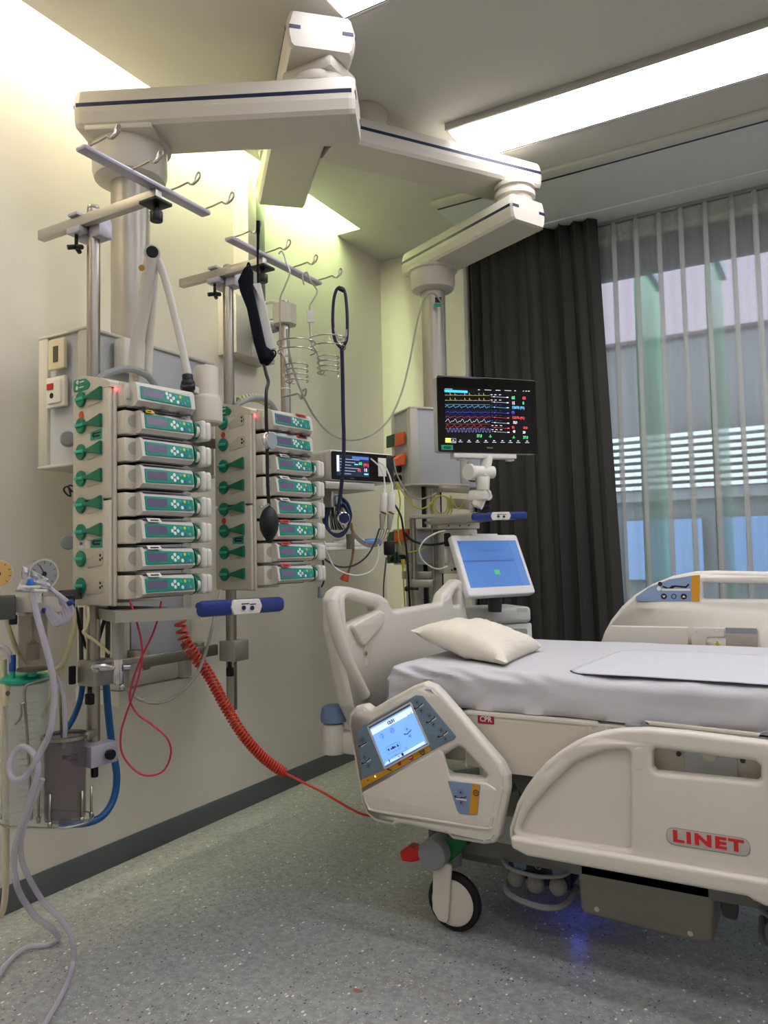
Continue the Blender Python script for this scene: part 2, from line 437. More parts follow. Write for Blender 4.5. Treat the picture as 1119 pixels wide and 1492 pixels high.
sh = build(MB().add(vs, fs, 0, True), 'sheer_curtain', sheer, None, 'translucent white pleated curtain hanging across the window', 'curtain', auto=80)
vs, fs = curtain_strip([(p[0], p[1]-.002) for p in path], CZ-.10, CZ-.03, 2, 0, 0, 4.17)
build(MB().add(vs, fs, 0, True), 'heading_tape', mat('heading_tape', 'c5cac8', .9, alpha=.55), sh)
build(MB().box((-1.75, 4.16, CZ-.022), (1.74, 4.18, CZ-.0045), .002), 'curtain_track', mat('track_grey', '9c9d98', .5), None, 'thin grey curtain track fixed under the ceiling along the window', 'curtain track')

# ---------------------------------------------------------------- outside: facade opposite, glass fins
conc = noise_bump(mat('pale_concrete', '776b74', .9), 30, .3, .01)
ext = thing('facade_building', 'grey building front outside behind the sheer curtain, with slatted blinds', 'building', (0, 8.6, 0))
def xb(x0, x1, z0, z1, y=8.4, d=.3): return MB().box((x0, y, z0), (x1, y+d, z1))
build(xb(-6, 6, 3.35, 4.4), 'concrete_wall', conc, ext)
build(xb(-6, 6, 2.34, 3.35, 8.55), 'glazing', mat('slate_glazing', '2b2e33', .25, spec=.6), ext)
sl = MB()
for k in range(8): sl.box((-6, 8.36, 1.74+k*.075), (6, 8.42, 1.78+k*.075))
build(sl, 'blind', mat('blind_white', 'a2a6a8', .6), ext)
build(xb(-6, 6, 1.70, 2.34, 8.5), 'blind_recess', mat('recess_grey', '34393d', .6), ext)
build(xb(-6, 6, 1.62, 1.73, 8.40), 'ledge', mat('ledge_grey', '4a5055', .6), ext)
bl = MB()
for k in range(12): bl.box((-6+k*1.0+.08, 8.40, .80), (-6+k*1.0+.86, 8.46, 1.42))
build(bl, 'parapet_panel', mat('parapet_blue', '436285', .4), ext)
build(xb(-6, 6, -1, 1.62, 8.5), 'lower_wall', mat('lower_grey', '3a4447', .7), ext)
build(MB().box((-6, 4.6, -1.2), (6, 8.4, -1.05)), 'terrace_slab', conc, None, 'terrace slab outside the window', 'terrace', kind='structure')
fing = mat('green_glass', '6fae8e', .12, alpha=.88)
for k, (fx, lab) in enumerate(((-.96, 'green glass fin outside the window beside the charcoal curtain'), (-.56, 'green glass fin outside the middle of the sheer curtain'), (-.16, 'green glass fin outside the window at the right edge of the photo'))):
    t = thing('glass_fin', lab, 'glass fin', (fx, 5.1, -1.05), 'green glass fins outside the window')
    build(MB().box((fx-.01, 4.75, -1.05), (fx+.01, 5.45, 2.95)), 'glass', fing, t)
    build(MB().box((fx-.035, 4.70, 2.88), (fx+.035, 5.5, 2.96), .004), 'bracket', mat('bracket_grey', '7d9099', .4, .5), t)

# ---------------------------------------------------------------- daylight, camera, colour management
wd = bpy.data.worlds.new('World'); SC.world = wd; wd.use_nodes = True
bg = wd.node_tree.nodes['Background']; bg.inputs['Color'].default_value = (.84, .88, .97, 1); bg.inputs['Strength'].default_value = 2.2
cam = bpy.data.cameras.new('Camera'); co = bpy.data.objects.new('Camera', cam); COL.objects.link(co)
cam.sensor_fit = 'HORIZONTAL'; cam.sensor_width = 36; cam.lens = 36*FPX/1119; cam.clip_start = .02
M = Mx.Identity(4)
for i in range(3): M[i][0], M[i][1], M[i][2], M[i][3] = CR[i], -CD[i], -CF[i], CAM[i]
co.matrix_world = M
SC.camera = co
SC.view_settings.view_transform = 'Standard'; SC.view_settings.look = 'None'; SC.view_settings.gamma = 1; SC.view_settings.use_curve_mapping = False
SC.view_settings.exposure = 1.78
SC.cycles.max_bounces = 8; SC.cycles.transparent_max_bounces = 24; SC.cycles.use_denoising = True
SC.cycles.sample_clamp_indirect = 6; SC.cycles.caustics_reflective = False; SC.cycles.caustics_refractive = False
# ================================================================ CEILING PENDANTS
Z3 = V((0, 0, 1))
def arm_part(name, parent, c0, c1, z0, h, w, label=None, marks=True):
    """boom arm from c0 to c1 (plan centre line), bottom at z0, with the navy inlay along both flanks"""
    a, b = V((c0[0], c0[1], z0)), V((c1[0], c1[1], z0)); L = (b-a).length; u = (b-a).normalized(); n = Z3.cross(u)
    M = basis(a, n, Z3, u)
    hw = w/2
    h_ = h
    sec = [(-hw*.9, 0), (-hw*.99, .012), (-hw*1.05, h*.35), (-hw*1.05, h*.62), (-hw*.93, h-.004), (-hw*.88, h), (hw*.88, h), (hw*.93, h-.004), (hw*1.05, h*.62), (hw*1.05, h*.35), (hw*.99, .012), (hw*.9, 0)]
    m = MB()
    # ends drawn in a little so that the caps read as curved
    m.prism([(x*.93, .006+y*(h-.012)/h) for x, y in sec], -.012, -.0119, M)
    n_ = len(sec); vs = []; fs = []
    for t, s in ((-.014, .90), (-.004, .97), (.006, 1), (L-.006, 1), (L+.004, .97), (L+.014, .90)):
        vs += [(x*s, h/2+(y-h/2)*s, t) for x, y in sec]
    for k in range(5): fs += [(k*n_+i, k*n_+(i+1) % n_, (k+1)*n_+(i+1) % n_, (k+1)*n_+i) for i in range(n_)]
    fs += [tuple(range(n_))[::-1], tuple(range(5*n_, 6*n_))]
    m = MB().add(vs, fs, 0, False, M)
    o = build(m, name, ARMW, parent, label)
    s = MB()
    for sg in (-1, 1):
        z_ = h*.50
        s.box((min(sg*hw*1.043, sg*hw*1.056), z_, -.004), (max(sg*hw*1.043, sg*hw*1.056), z_+.0125, L+.004), 0, 0, M=M)
        for p, q in ((-.0155, -.004), (L+.004, L+.0155)):
            s.box((min(sg*hw*.955, sg*hw*.62), z_, p), (max(sg*hw*.955, sg*hw*.62), z_+.0115, q), 0, 0, M=M)
    build(s, 'inlay_stripe', NAVY, o, 'navy stripe along the arm')
    return o
# ---------------------------------------------------------------- left pendant
pa = thing('supply_pendant', 'beige jointed ceiling pendant carrying the wall-side console behind the left pump rack', 'ceiling pendant', (-1.95, 2.62, CZ))
arm_part('upper_arm', pa, (-1.33, 1.96), (-2.09, 2.74), 2.695, .125, .215)
build(MB().cyl((-1.95, 2.60, 2.82), (-1.95, 2.60, CZ), .12, .13, 32, bev=.008), 'ceiling_mount', ARMW, pa)
j = MB().box((-1.50, 1.97, 2.655), (-1.30, 2.13, 2.70), .015, M=None).cyl((-1.40, 2.05, 2.625), (-1.40, 2.05, 2.66), .10, n=32, bev=.008)
build(j, 'arm_joint', ARMW, pa)
arm_part('lower_arm', pa, (-2.09, 1.70), (-1.30, 2.10), 2.505, .125, .205)
CA = tuple(D(190, 350, 2.60))[:2]
m = MB().lathe([(.135, 0), (.135, .012), (.122, .016), (.122, .10), (.115, .125), (.085, .135), (.062, .136)], (*CA, 2.506), (0, 0, -1), 40)
m.bar((-2.065, 1.70, 2.499), (-1.87, 1.80, 2.499), .19, .018, .004)
build(m, 'arm_bearing', ARMW, pa)
col = build(MB().cyl((*CA, 1.75), (*CA, 2.40), .063, n=32), 'column', mat('column_grey', 'aaa69c', .38, .35), pa)
build(MB().box((CA[0]+.0585, CA[1]-.015, 2.30), (CA[0]+.0595, CA[1]+.015, 2.36)), 'rating_plate', INK, col, 'black rating plate')
def console(parent, M, w, d, z0, z1, wf):
    """vertical service box: cream corner profiles, grey panels; local x across the front, -y front"""
    m = MB(M).box((.012, .01, z0+.004), (w-.012, d-.01, z1-.004), 0)
    o = build(m, 'console', PANEL, parent, 'grey panelled service console')
    p = MB(M)
    for x, y in ((0, 0), (w-wf, 0), (0, d-wf), (w-wf, d-wf)): p.box((x, y, z0), (x+wf, y+wf, z1), .012)
    p.box((0, 0, z1-.006), (w, d, z1+.004), .004).box((0, 0, z0-.004), (w, d, z0+.006), .004)
    build(p, 'corner_profile', CONS, o, 'cream corner profiles')
    return o
MA = basis((-1.925, 1.55, 0), (0, 1, 0), (-1, 0, 0), (0, 0, 1))
console(pa, MA, .56, .235, 1.40, 1.815, .05)
lo = MB(MA).box((.14, .02, .70), (.43, .20, 1.39), .01)
lo.box((.12, -.004, .70), (.165, .20, 1.39), .01).box((.39, -.004, .70), (.435, .20, 1.39), .01)
build(lo, 'console_lower', CONS, pa); build(MB(MA).box((.167, -.002, .79), (.388, .018, 1.38), .003), 'lower_panel', PANEL, pa)
build(MB(MA).prism([(.12, .70), (.435, .70), (.435, .685), (.12, .655)], .0, .2, basis((0, 0, 0), (1, 0, 0), (0, 0, 1), (0, 1, 0))), 'console_foot', CONS, pa)
# sockets on the end face (faces the camera)
MS = planeY(1.5495)
def px2(M, x, y):                     # photo position -> local coordinates on an upright plane
    o = M.to_translation(); n = M.to_3x3().col[2]; d = ray(x, y); t = n.dot(o-CAM)/n.dot(d); q = M.inverted() @ (CAM+d*t); return q.x, q.y
def sq(M, x, y, w, h): a = px2(M, x, y); return a[0]-w/2, a[1]-h/2, a[0]+w/2, a[1]+h/2
x0, z0, x1, z1 = sq(MS, 87, 517, .075, .095)
m = MB(MS).plate([fillet([(x0, z0), (x1, z0), (x1, z1), (x0, z1)], .006)], .014, .003, Mx.Translation((0, 0, .007))); s1 = build(m, 'socket', SOCKC, pa, 'cream wall socket')
a, b = (x0+x1)/2, (z0+z1)/2
build(MB(MS).rect(a-.011, b-.026, a+.011, b+.024, .0142, t=.002), 'socket_insert', mat('dark_olive', '4e4c3c', .5), s1)
x0, z0, x1, z1 = sq(MS, 86, 572, .088, .095)
m = MB(MS).plate([fillet([(x0, z0), (x1, z0), (x1, z1), (x0, z1)], .006)], .014, .003, Mx.Translation((0, 0, .007))); s2 = build(m, 'socket', SOCKW, pa, 'white call socket')
a, b = (x0+x1)/2, (z0+z1)/2
build(MB(MS).plate([fillet([(a-.032, b-.036), (a+.032, b-.036), (a+.032, b+.036), (a-.032, b+.036)], .004)], .006, .002, Mx.Translation((0, 0, .016))), 'socket_face', SOCKW, s2)
build(MB(MS).rect(a-.030, b+.008, a-.002, b+.026, .0192, t=.003), 'call_button', REDP, s2, 'red call button')
build(MB(MS).disc(a-.010, b-.012, .009, .0192), 'jack', INK, s2)
for y_, nm in ((638, 'knob'), (790, 'knob')):
    p = D(99, y_, 2.30); build(MB().cyl(p, p+V((-.04, .03, 0)), .022, n=20, bev=.005), 'mount_knob', GREYP, pa, 'grey mounting knob')
bx = MB(MA).box((.10, -.05, 1.70), (.19, -.0005, 1.80), .004); build(bx, 'small_socket_box', PLW, pa)
# equipment rails in front of the console
r_ = MB().box((-1.852, 1.50, .775), (-1.837, 2.02, .812), .003).box((-1.925, 1.70, .765), (-1.852, 1.73, .825), .003).box((-1.925, 1.94, .765), (-1.852, 1.97, .825), .003)
build(r_, 'equipment_rail', STEEL, pa)
build(MB().box((-1.852, 1.50, 1.485), (-1.837, 2.02, 1.52), .003).box((-1.925, 1.70, 1.48), (-1.852, 1.73, 1.525), .003), 'equipment_rail', STEEL, pa)
# shelf edge with the blue grip
q0, q1 = D(168, 885, 2.00), D(292, 887, 2.075)
sh_ = MB(); zt = .985-.012
a, b = V((q0.x, q0.y, zt)), V((q1.x, q1.y, zt)); n_ = V((-1, .1, 0))
sh_.add([a, b, V((-1.93, b.y+.03, zt)), V((-1.93, a.y+.16, zt)), a-Z3*.03, b-Z3*.03, V((-1.93, b.y+.03, zt-.03)), V((-1.93, a.y+.16, zt-.03))], [(0, 1, 2, 3), (7, 6, 5, 4), (0, 4, 5, 1), (1, 5, 6, 2), (2, 6, 7, 3), (3, 7, 4, 0)])
build(sh_, 'shelf_bracket', ALU, pa)
def grip(parent, p, q, r, zz=None):
    p, q = V(p), V(q); u = (q-p).normalized(); n = u.cross(Z3).normalized(); L = (q-p).length
    if n.dot(CAM-p) < 0: n = -n
    o = build(MB().bar(p, q, r*1.6, r*2.1, r*.7), 'grip_handle', BLUEH, parent, 'dark blue grip handle')
    M = basis((p+q)/2+n*r*.82, u, Z3, u.cross(Z3) if u.cross(Z3).dot(n) > 0 else -u.cross(Z3))
    build(MB(M).plate([fillet([(-L*.15, -r*1.0), (L*.15, -r*1.0), (L*.18, 0), (L*.15, r*1.0), (-L*.15, r*1.0), (-L*.18, 0)], r*.4)], r*.5, r*.12), 'button_plate', PLW, o, 'light grey button plate')
    build(MB(M).disc(-L*.05, -.1*r, r*.3, r*.26, t=.004).disc(L*.05, -.2*r, r*.3, r*.26, t=.004).rect(-L*.07, r*.35, L*.02, r*.48, r*.26).rect(L*.03, r*.25, L*.10, r*.38, r*.26), 'button', NAVY, o)
    return o
grip(pa, D(287, 888, 2.07), D(411, 880, 2.33), .021)
# ---------------------------------------------------------------- right pendant
pb = thing('supply_pendant', 'beige jointed ceiling pendant carrying the console behind the big patient monitor', 'ceiling pendant', (-1.56, 2.62, CZ))
build(MB().cyl((-1.565, 2.60, 2.80), (-1.565, 2.60, CZ), .09, .10, 32, bev=.008).box((-1.63, 2.55, CZ-.02), (-1.50, 2.66, CZ), .006), 'ceiling_mount', ARMW, pb)
arm_part('upper_arm', pb, (-1.63, 2.47), (-1.115, 3.255), 2.695, .11, .20)
PJ = (-1.12, 3.12)
build(MB().cyl((*PJ, 2.59), (*PJ, 2.70), .075, n=32, bev=.008).lathe([(.088, 0), (.088, .02)], (*PJ, 2.63), n=32).lathe([(.086, 0), (.086, .015)], (*PJ, 2.67), n=32), 'arm_joint', ARMW, pb)
arm_part('lower_arm', pb, (-1.055, 3.08), (-1.74, 3.40), 2.485, .115, .195)
CB = (-1.625, 3.325)
build(MB().lathe([(.12, 0), (.12, .012), (.108, .016), (.108, .075), (.10, .10), (.075, .112), (.06, .113)], (*CB, 2.486), (0, 0, -1), 40), 'arm_bearing', ARMW, pb)
col = build(MB().cyl((*CB, 1.75), (*CB, 2.39), .058, n=32), 'column', MATS['column_grey'], pb)
build(MB().add([D(634, 433, 3.66), D(643, 433, 3.66), D(643, 441, 3.66), D(634, 441, 3.66)], [(0, 1, 2, 3)]), 'rating_plate', INK, col, 'black rating plate')
build(MB().add([D(632.5, 442, 3.66), D(645.5, 442, 3.66), D(645.5, 447, 3.66), D(632.5, 447, 3.66)], [(0, 1, 2, 3)]), 'inspection_label', STKG, col, 'green inspection label')
nc = D(598, 650, 3.50); nc.z = 0
d1 = V((-.79, .613, 0)).normalized(); d2 = V((.613, .79, 0)).normalized()
MBX = basis(nc, d2, d1, Z3)
def cz(px_, py_, dep): return D(px_, py_, dep).z
zt, zb = cz(598, 592, 3.5), cz(598, 706, 3.5)
console(pb, MBX, .30, .23, zb, zt, .045)
console(pb, MBX, .20, .23, cz(598, 822, 3.5), cz(598, 770, 3.5), .03)
m = MB(MBX).box((.03, .05, .62), (.075, .16, zb), .006).box((.10, .05, .62), (.17, .16, zb), .006)
build(m, 'service_column', CONS, pb); build(MB(MBX).box((.08, .06, .62), (.098, .15, zb)).box((.172, .06, .62), (.18, .15, zb)), 'column_groove', INK, pb)
# second panel facing the bed
m = MB(MBX).box((.30, .02, zb-.01), (.42, .20, zt-.02), .01); build(m, 'side_panel', PANEL, pb)
# sockets on the end face, local y runs away; faces -d2
ME = basis(nc-d2*.0005, -d1, Z3, -d2)
def onE(x, y): return px2(ME, x, y)
def sock(pxs, m_, nm, dep=.012, lab=None, M=ME):
    pts = [px2(M, *p) for p in pxs]
    return build(MB(M).plate([fillet(pts, .004)], dep, .0025, Mx.Translation((0, 0, dep/2))), nm, m_, pb, lab)
sock([(566, 636), (577.5, 632), (577.5, 650), (566, 653)], SOCKG, 'socket', .012, 'dark green socket')
sock([(578, 632), (590.5, 629), (590.5, 647), (578, 651)], SOCKO, 'socket', .012, 'orange socket')
sock([(566, 668), (577.5, 664), (577.5, 682), (566, 684)], SOCKG, 'socket', .012, 'dark green socket')
s_ = sock([(579, 665), (591, 661), (591, 677), (579, 680)], SOCKO, 'socket', .012, 'orange socket')
build(MB().add([D(571, 668, 3.42), D(591, 659, 3.48), D(591, 663, 3.48), D(573, 671, 3.41)], [(0, 1, 2, 3), (3, 2, 1, 0)]), 'socket_flap', SOCKO, s_, 'raised orange flap')
sock([(567, 776), (577.5, 774), (577.5, 791), (567, 793)], SOCKG, 'socket', .012, 'dark green socket')
sock([(579, 774), (595, 770), (595, 787), (579, 790)], SOCKO, 'socket', .018, 'orange socket')
sock([(567, 806), (580, 804), (580, 820), (567, 821)], SOCKG, 'socket', .012, 'dark green socket')
for (x, y) in ((569, 689), (584, 684), (568, 700), (584, 697)):
    c_ = onE(x, y); q = ME @ V((c_[0], c_[1], 0)); build(MB().cyl(q, q-d2*.03, .016, n=14, bev=.003), 'gas_outlet', BLACK, pb, 'black gas outlet')
for (x, y) in ((575, 814), (590, 814)):
    c_ = onE(x, y); q = ME @ V((c_[0], c_[1], 0)); build(MB().cyl(q, q-d2*.03, .018, n=14, bev=.003), 'gas_outlet', BLACK, pb, 'black gas outlet')
# rails, shelf, poles
pole = MB().cyl(D(602, 752, 3.42), D(606, 1000, 3.42)*1, .0145, n=16)
build(MB().cyl((D(602, 800, 3.42).x, D(602, 800, 3.42).y, .55), (D(602, 800, 3.42).x, D(602, 800, 3.42).y, cz(602, 752, 3.42)), .0145, n=16), 'rail_pole', STEEL, pb)
p = D(631, 800, 3.42); build(MB().cyl((p.x, p.y, .6), (p.x, p.y, cz(631, 712, 3.42)), .007, n=12), 'thin_pole', STEEL, pb)
build(MB().bar(D(586, 838, 3.50), D(632, 838, 3.46), .02, .035, .003).bar(D(594, 850, 3.42), D(632, 850, 3.40), .045, .035, .004), 'cross_rail', ALU, pb)
q = D(593, 858, 3.40); build(MB().cyl(q, q+V((.045, .025, 0)), .006, n=10).ball(q, .012), 'clamp_screw', BLACK, pb)
build(MB().bar(D(600, 753, 3.42), D(690, 751, 3.30), .06, .016, .003), 'shelf_bracket', CONS, pb)
s_ = MB(); a, b = D(633, 761, 3.36), D(700, 752, 3.22)
s_.bar(a, b, .07, .032, .004); s_.bar(a+V((-.05, .15, 0)), b+V((-.05, .18, 0)), .3, .01, .002); build(s_, 'shelf', ALU, pb)
build(MB().bar(D(640, 712, 3.45), D(684, 714, 3.40), .02, .03, .003).bar(D(652, 733, 3.50), D(684, 735, 3.45), .015, .045, .003), 'equipment_rail', ALU, pb)
grip(pb, D(687, 753, 3.20), D(768, 751, 3.25), .0165)

# ---------------------------------------------------------------- wall-fixed column with bracket arm
wc = thing('wall_support_column', 'tall aluminium wall column with a bracket arm, behind the right pump rack', 'wall column', (-2.30, 2.70, 2.0))
build(MB().box((WX, 2.655, 2.03), (-2.215, 2.715, 2.93), .004), 'mounting_post', CONS, wc)
build(MB().box((WX, 2.725, 2.06), (-2.235, 2.80, 2.93), .003), 'lift_channel', mat('channel_grey', '8b8e84', .4, .4), wc)
build(MB().box((WX, 2.55, 2.00), (-2.20, 2.655, 2.26), .004).box((WX, 2.655, 2.0), (-2.20, 2.82, 2.06), .004), 'wall_box', CONS, wc)
build(MB().bar((-2.20, 2.67, 2.115), (-2.03, 2.63, 2.115), .035, .055, .004), 'bracket_arm', GREYP, wc)
hd = [(-2.035+.052*math.cos(2*PI*k/8+.39)+.045, 2.62+.052*math.sin(2*PI*k/8+.39)) for k in range(8)]
build(MB().prism(hd, 2.10, 2.185), 'bracket_head', CONS, wc)
build(MB().cyl((-1.99, 2.62, 1.12), (-1.99, 2.62, 2.10), .021, n=18).cyl((-1.99, 2.62, 2.185), (-1.99, 2.62, 2.205), .018, n=16), 'pole', STEEL, wc)
build(MB().tube([(-1.97, 2.60, 2.185), (-2.05, 2.58, 2.20), (-2.08, 2.58, 2.17), (-2.06, 2.58, 2.12), (-2.02, 2.59, 2.11)], .007), 'cable_loop', WHC, wc)
build(MB().lathe([(.0225, 0), (.0225, .006)], (-1.99, 2.62, 1.82), n=18).lathe([(.0225, 0), (.0225, .005)], (-1.99, 2.62, 2.03), n=18), 'cable_tie', WHC, wc)
hk = MB().ball((-1.985, 2.585, 1.70), .018); q = V((-1.97, 2.60, 1.70))
build(hk, 'clamp_knob', BLACK, wc)
build(MB().tube([D(412, 578, 3.1), D(424, 576, 3.06), D(434, 574, 3.03), D(439, 580, 3.02), D(441, 570, 3.02), D(446, 566, 3.02), D(445, 576, 3.02), D(438, 581, 3.03)], .004), 'hook', STEEL, wc)

# ---------------------------------------------------------------- poles and IV hangers
PA_, PB_ = (-1.80, 1.472), (-1.80, 2.045)
def pole_thing(nm, lab, p, z0, z1, clz):
    t = thing(nm, lab, 'pole', (*p, z0))
    build(MB().cyl((*p, z0), (*p, z1), .0185, n=20).cyl((*p, z1), (*p, z1+.012), .0175, n=20, bev=.004), 'tube', STEEL, t)
    c = build(MB().box((p[0]-.03, p[1]-.03, clz-.035), (p[0]+.04, p[1]+.045, clz+.035), .004), 'rail_clamp', ALU, t)
    build(MB().cyl((p[0]+.01, p[1]-.02, clz-.075), (p[0]+.01, p[1]-.02, clz-.035), .006, n=10).box((p[0]-.002, p[1]-.028, clz-.085), (p[0]+.022, p[1]-.012, clz-.055), .003), 'clamp_screw', BLACK, c)
    return t
ta = pole_thing('equipment_pole', 'steel pole carrying the left pump rack and a four-hook hanger', PA_, .54, 2.115, .795)
build(MB().box((-1.845, 1.425, .765), (-1.8305, 1.44, .815), .002), 'locking_tab', BLACK, ta)
tb = pole_thing('equipment_pole', 'steel pole carrying the right pump rack, near the wall', PB_, .59, 2.125, .79)
def hanger(lab, p, zb_, x1, ya, yb, hooks):
    t = thing('infusion_hanger', lab, 'infusion hanger', (p[0], p[1], zb_))
    y0 = p[1]-.03
    build(MB().box((p[0]-.195, y0-.012, zb_-.005), (x1+.01, y0+.012, zb_+.025), .003), 'cross_arm', ALU, t)
    build(MB().box((p[0]-.05, y0+.0125, zb_-.035), (p[0]+.045, p[1]+.03, zb_+.02), .004), 'pole_clamp', LAV, t)
    build(MB().box((p[0]-.05, y0-.02, zb_+.026), (p[0]-.01, y0+.01, zb_+.036), .003), 'clamp_lever', LAV, t)
    build(MB().box((p[0]-.055, y0-.02, zb_-.024), (p[0], y0+.012, zb_-.006), .003), 'clamp_foot', LAV, t)
    k = MB().cyl((p[0]-.03, y0-.005, zb_-.06), (p[0]-.03, y0-.005, zb_-.025), .005, n=10)
    for a in (0, 2.1, 4.2): k.cyl((p[0]-.03, y0-.005, zb_-.06), (p[0]-.03+.024*math.cos(a), y0-.005+.024*math.sin(a), zb_-.066), .007, n=10)
    build(k, 'wing_screw', BLACK, t)
    zb2 = zb_+.026
    build(MB().box((x1-.018, ya, zb2), (x1+.018, yb, zb2+.014), .006).box((x1-.012, y0-.035, zb2+.0145), (x1+.0, y0+.035, zb2+.02), .002), 'hook_bar', LAV, t)
    build(MB().box((x1-.035, y0-.03, zb_-.016), (x1+.03, y0+.03, zb_-.006), .003).cyl((x1, y0, zb_-.055), (x1, y0, zb_-.016), .008, n=12).cyl((x1, y0, zb_-.06), (x1, y0, zb_-.032), .017, n=16, bev=.003), 'bar_screw', BLACK, t)
    for i in range(hooks):
        y = ya+.02+(yb-ya-.035)*i/(hooks-1); P = [(x1-.012, y, zb2+.016), (x1+.04, y, zb2+.018), (x1+.07, y-.001, zb2+.02), (x1+.082, y-.004, zb2+.012), (x1+.094, y-.004, zb2+.008), (x1+.108, y, zb2+.018), (x1+.112, y+.004, zb2+.032), (x1+.104, y+.006, zb2+.042), (x1+.097, y+.004, zb2+.034), (x1+.098, y-.002, zb2+.018), (x1+.092, y-.008, zb2+.006)]
        build(MB().tube(P, .0028, 7), 'hook', STEEL, t)
    return t
hanger('lavender-grey four-hook infusion bar on the left pole, hooks empty', PA_, 2.062, -1.516, 1.20, 1.635, 4)
hanger('lavender-grey four-hook infusion bar holding cuff, wire baskets and stethoscope', PB_, 2.09, -1.62, 1.845, 2.345, 4)

# ---------------------------------------------------------------- examination lamp arm
el = thing('examination_lamp', 'white jointed lamp with a cup-shaped head, between the two pump racks', 'lamp', D(215, 540, 2.35))
k0 = D(222, 370, 2.20)
a = D(190, 560, 2.32); b = D(205, 560, 2.36)
build(MB().tube([D(221, 374, 2.20), D(210, 440, 2.25), D(200, 500, 2.30), D(196, 545, 2.32)], .021, 14).tube([D(226, 376, 2.22), D(222, 440, 2.27), D(218, 500, 2.32), D(216, 545, 2.34)], .012, 12), 'spring_arm', PLW, el)
u = (CAM-k0).normalized(); u.z = 0
build(MB().cyl(k0-u*.02, k0+u*.014, .0235, n=24, bev=.003), 'elbow', PLW, el); build(MB().cyl(k0+u*.0142, k0+u*.02, .017, n=24, bev=.002), 'elbow_cap', BLACK, el, 'black elbow cap')
q = D(209, 393, 2.19); build(MB(basis(q, CR, -CD, -CF)).disc(0, 0, .009, .016), 'warning_sticker', mat('amber', 'b98a3a', .5), el)
build(MB().tube([D(227, 372, 2.20), D(240, 405, 2.22), D(257, 470, 2.25), D(274, 545, 2.28)], .011, 12), 'forearm', PLW, el)
q = D(274, 560, 2.28); build(MB().cyl(D(273, 545, 2.28), D(275, 572, 2.28), .016, n=14, bev=.004).ball(q, .021).cyl(D(264, 566, 2.26), D(283, 563, 2.28), .012, n=12, bev=.003), 'joint_knob', BLACK, el, 'black joint knob')
h0 = D(301, 618, 2.33); rb = 23*2.33/FPX; ht = 84*2.33/FPX
build(MB().lathe([(rb*.9, 0), (rb, .006), (rb, ht*.42), (rb*.95, ht*.46), (rb*.80, ht*.49), (rb*.78, ht*.52), (rb*.76, ht*.97), (rb*.70, ht), (.001, ht)], h0, n=32), 'lamp_head', mat('lamp_cream', 'cdc7b8', .45), el)
build(MB().bar(D(278, 566, 2.29), D(298, 575, 2.33), .02, .02, .004), 'head_bracket', PLW, el)
build(MB().cyl((D(196, 545, 2.33).x, D(196, 545, 2.33).y, 1.50), D(196, 545, 2.33), .016, n=14).box((-1.924, 1.60, 1.50), (D(196, 545, 2.33).x+.01, 1.66, 1.53), .003), 'base_post', PLW, el)
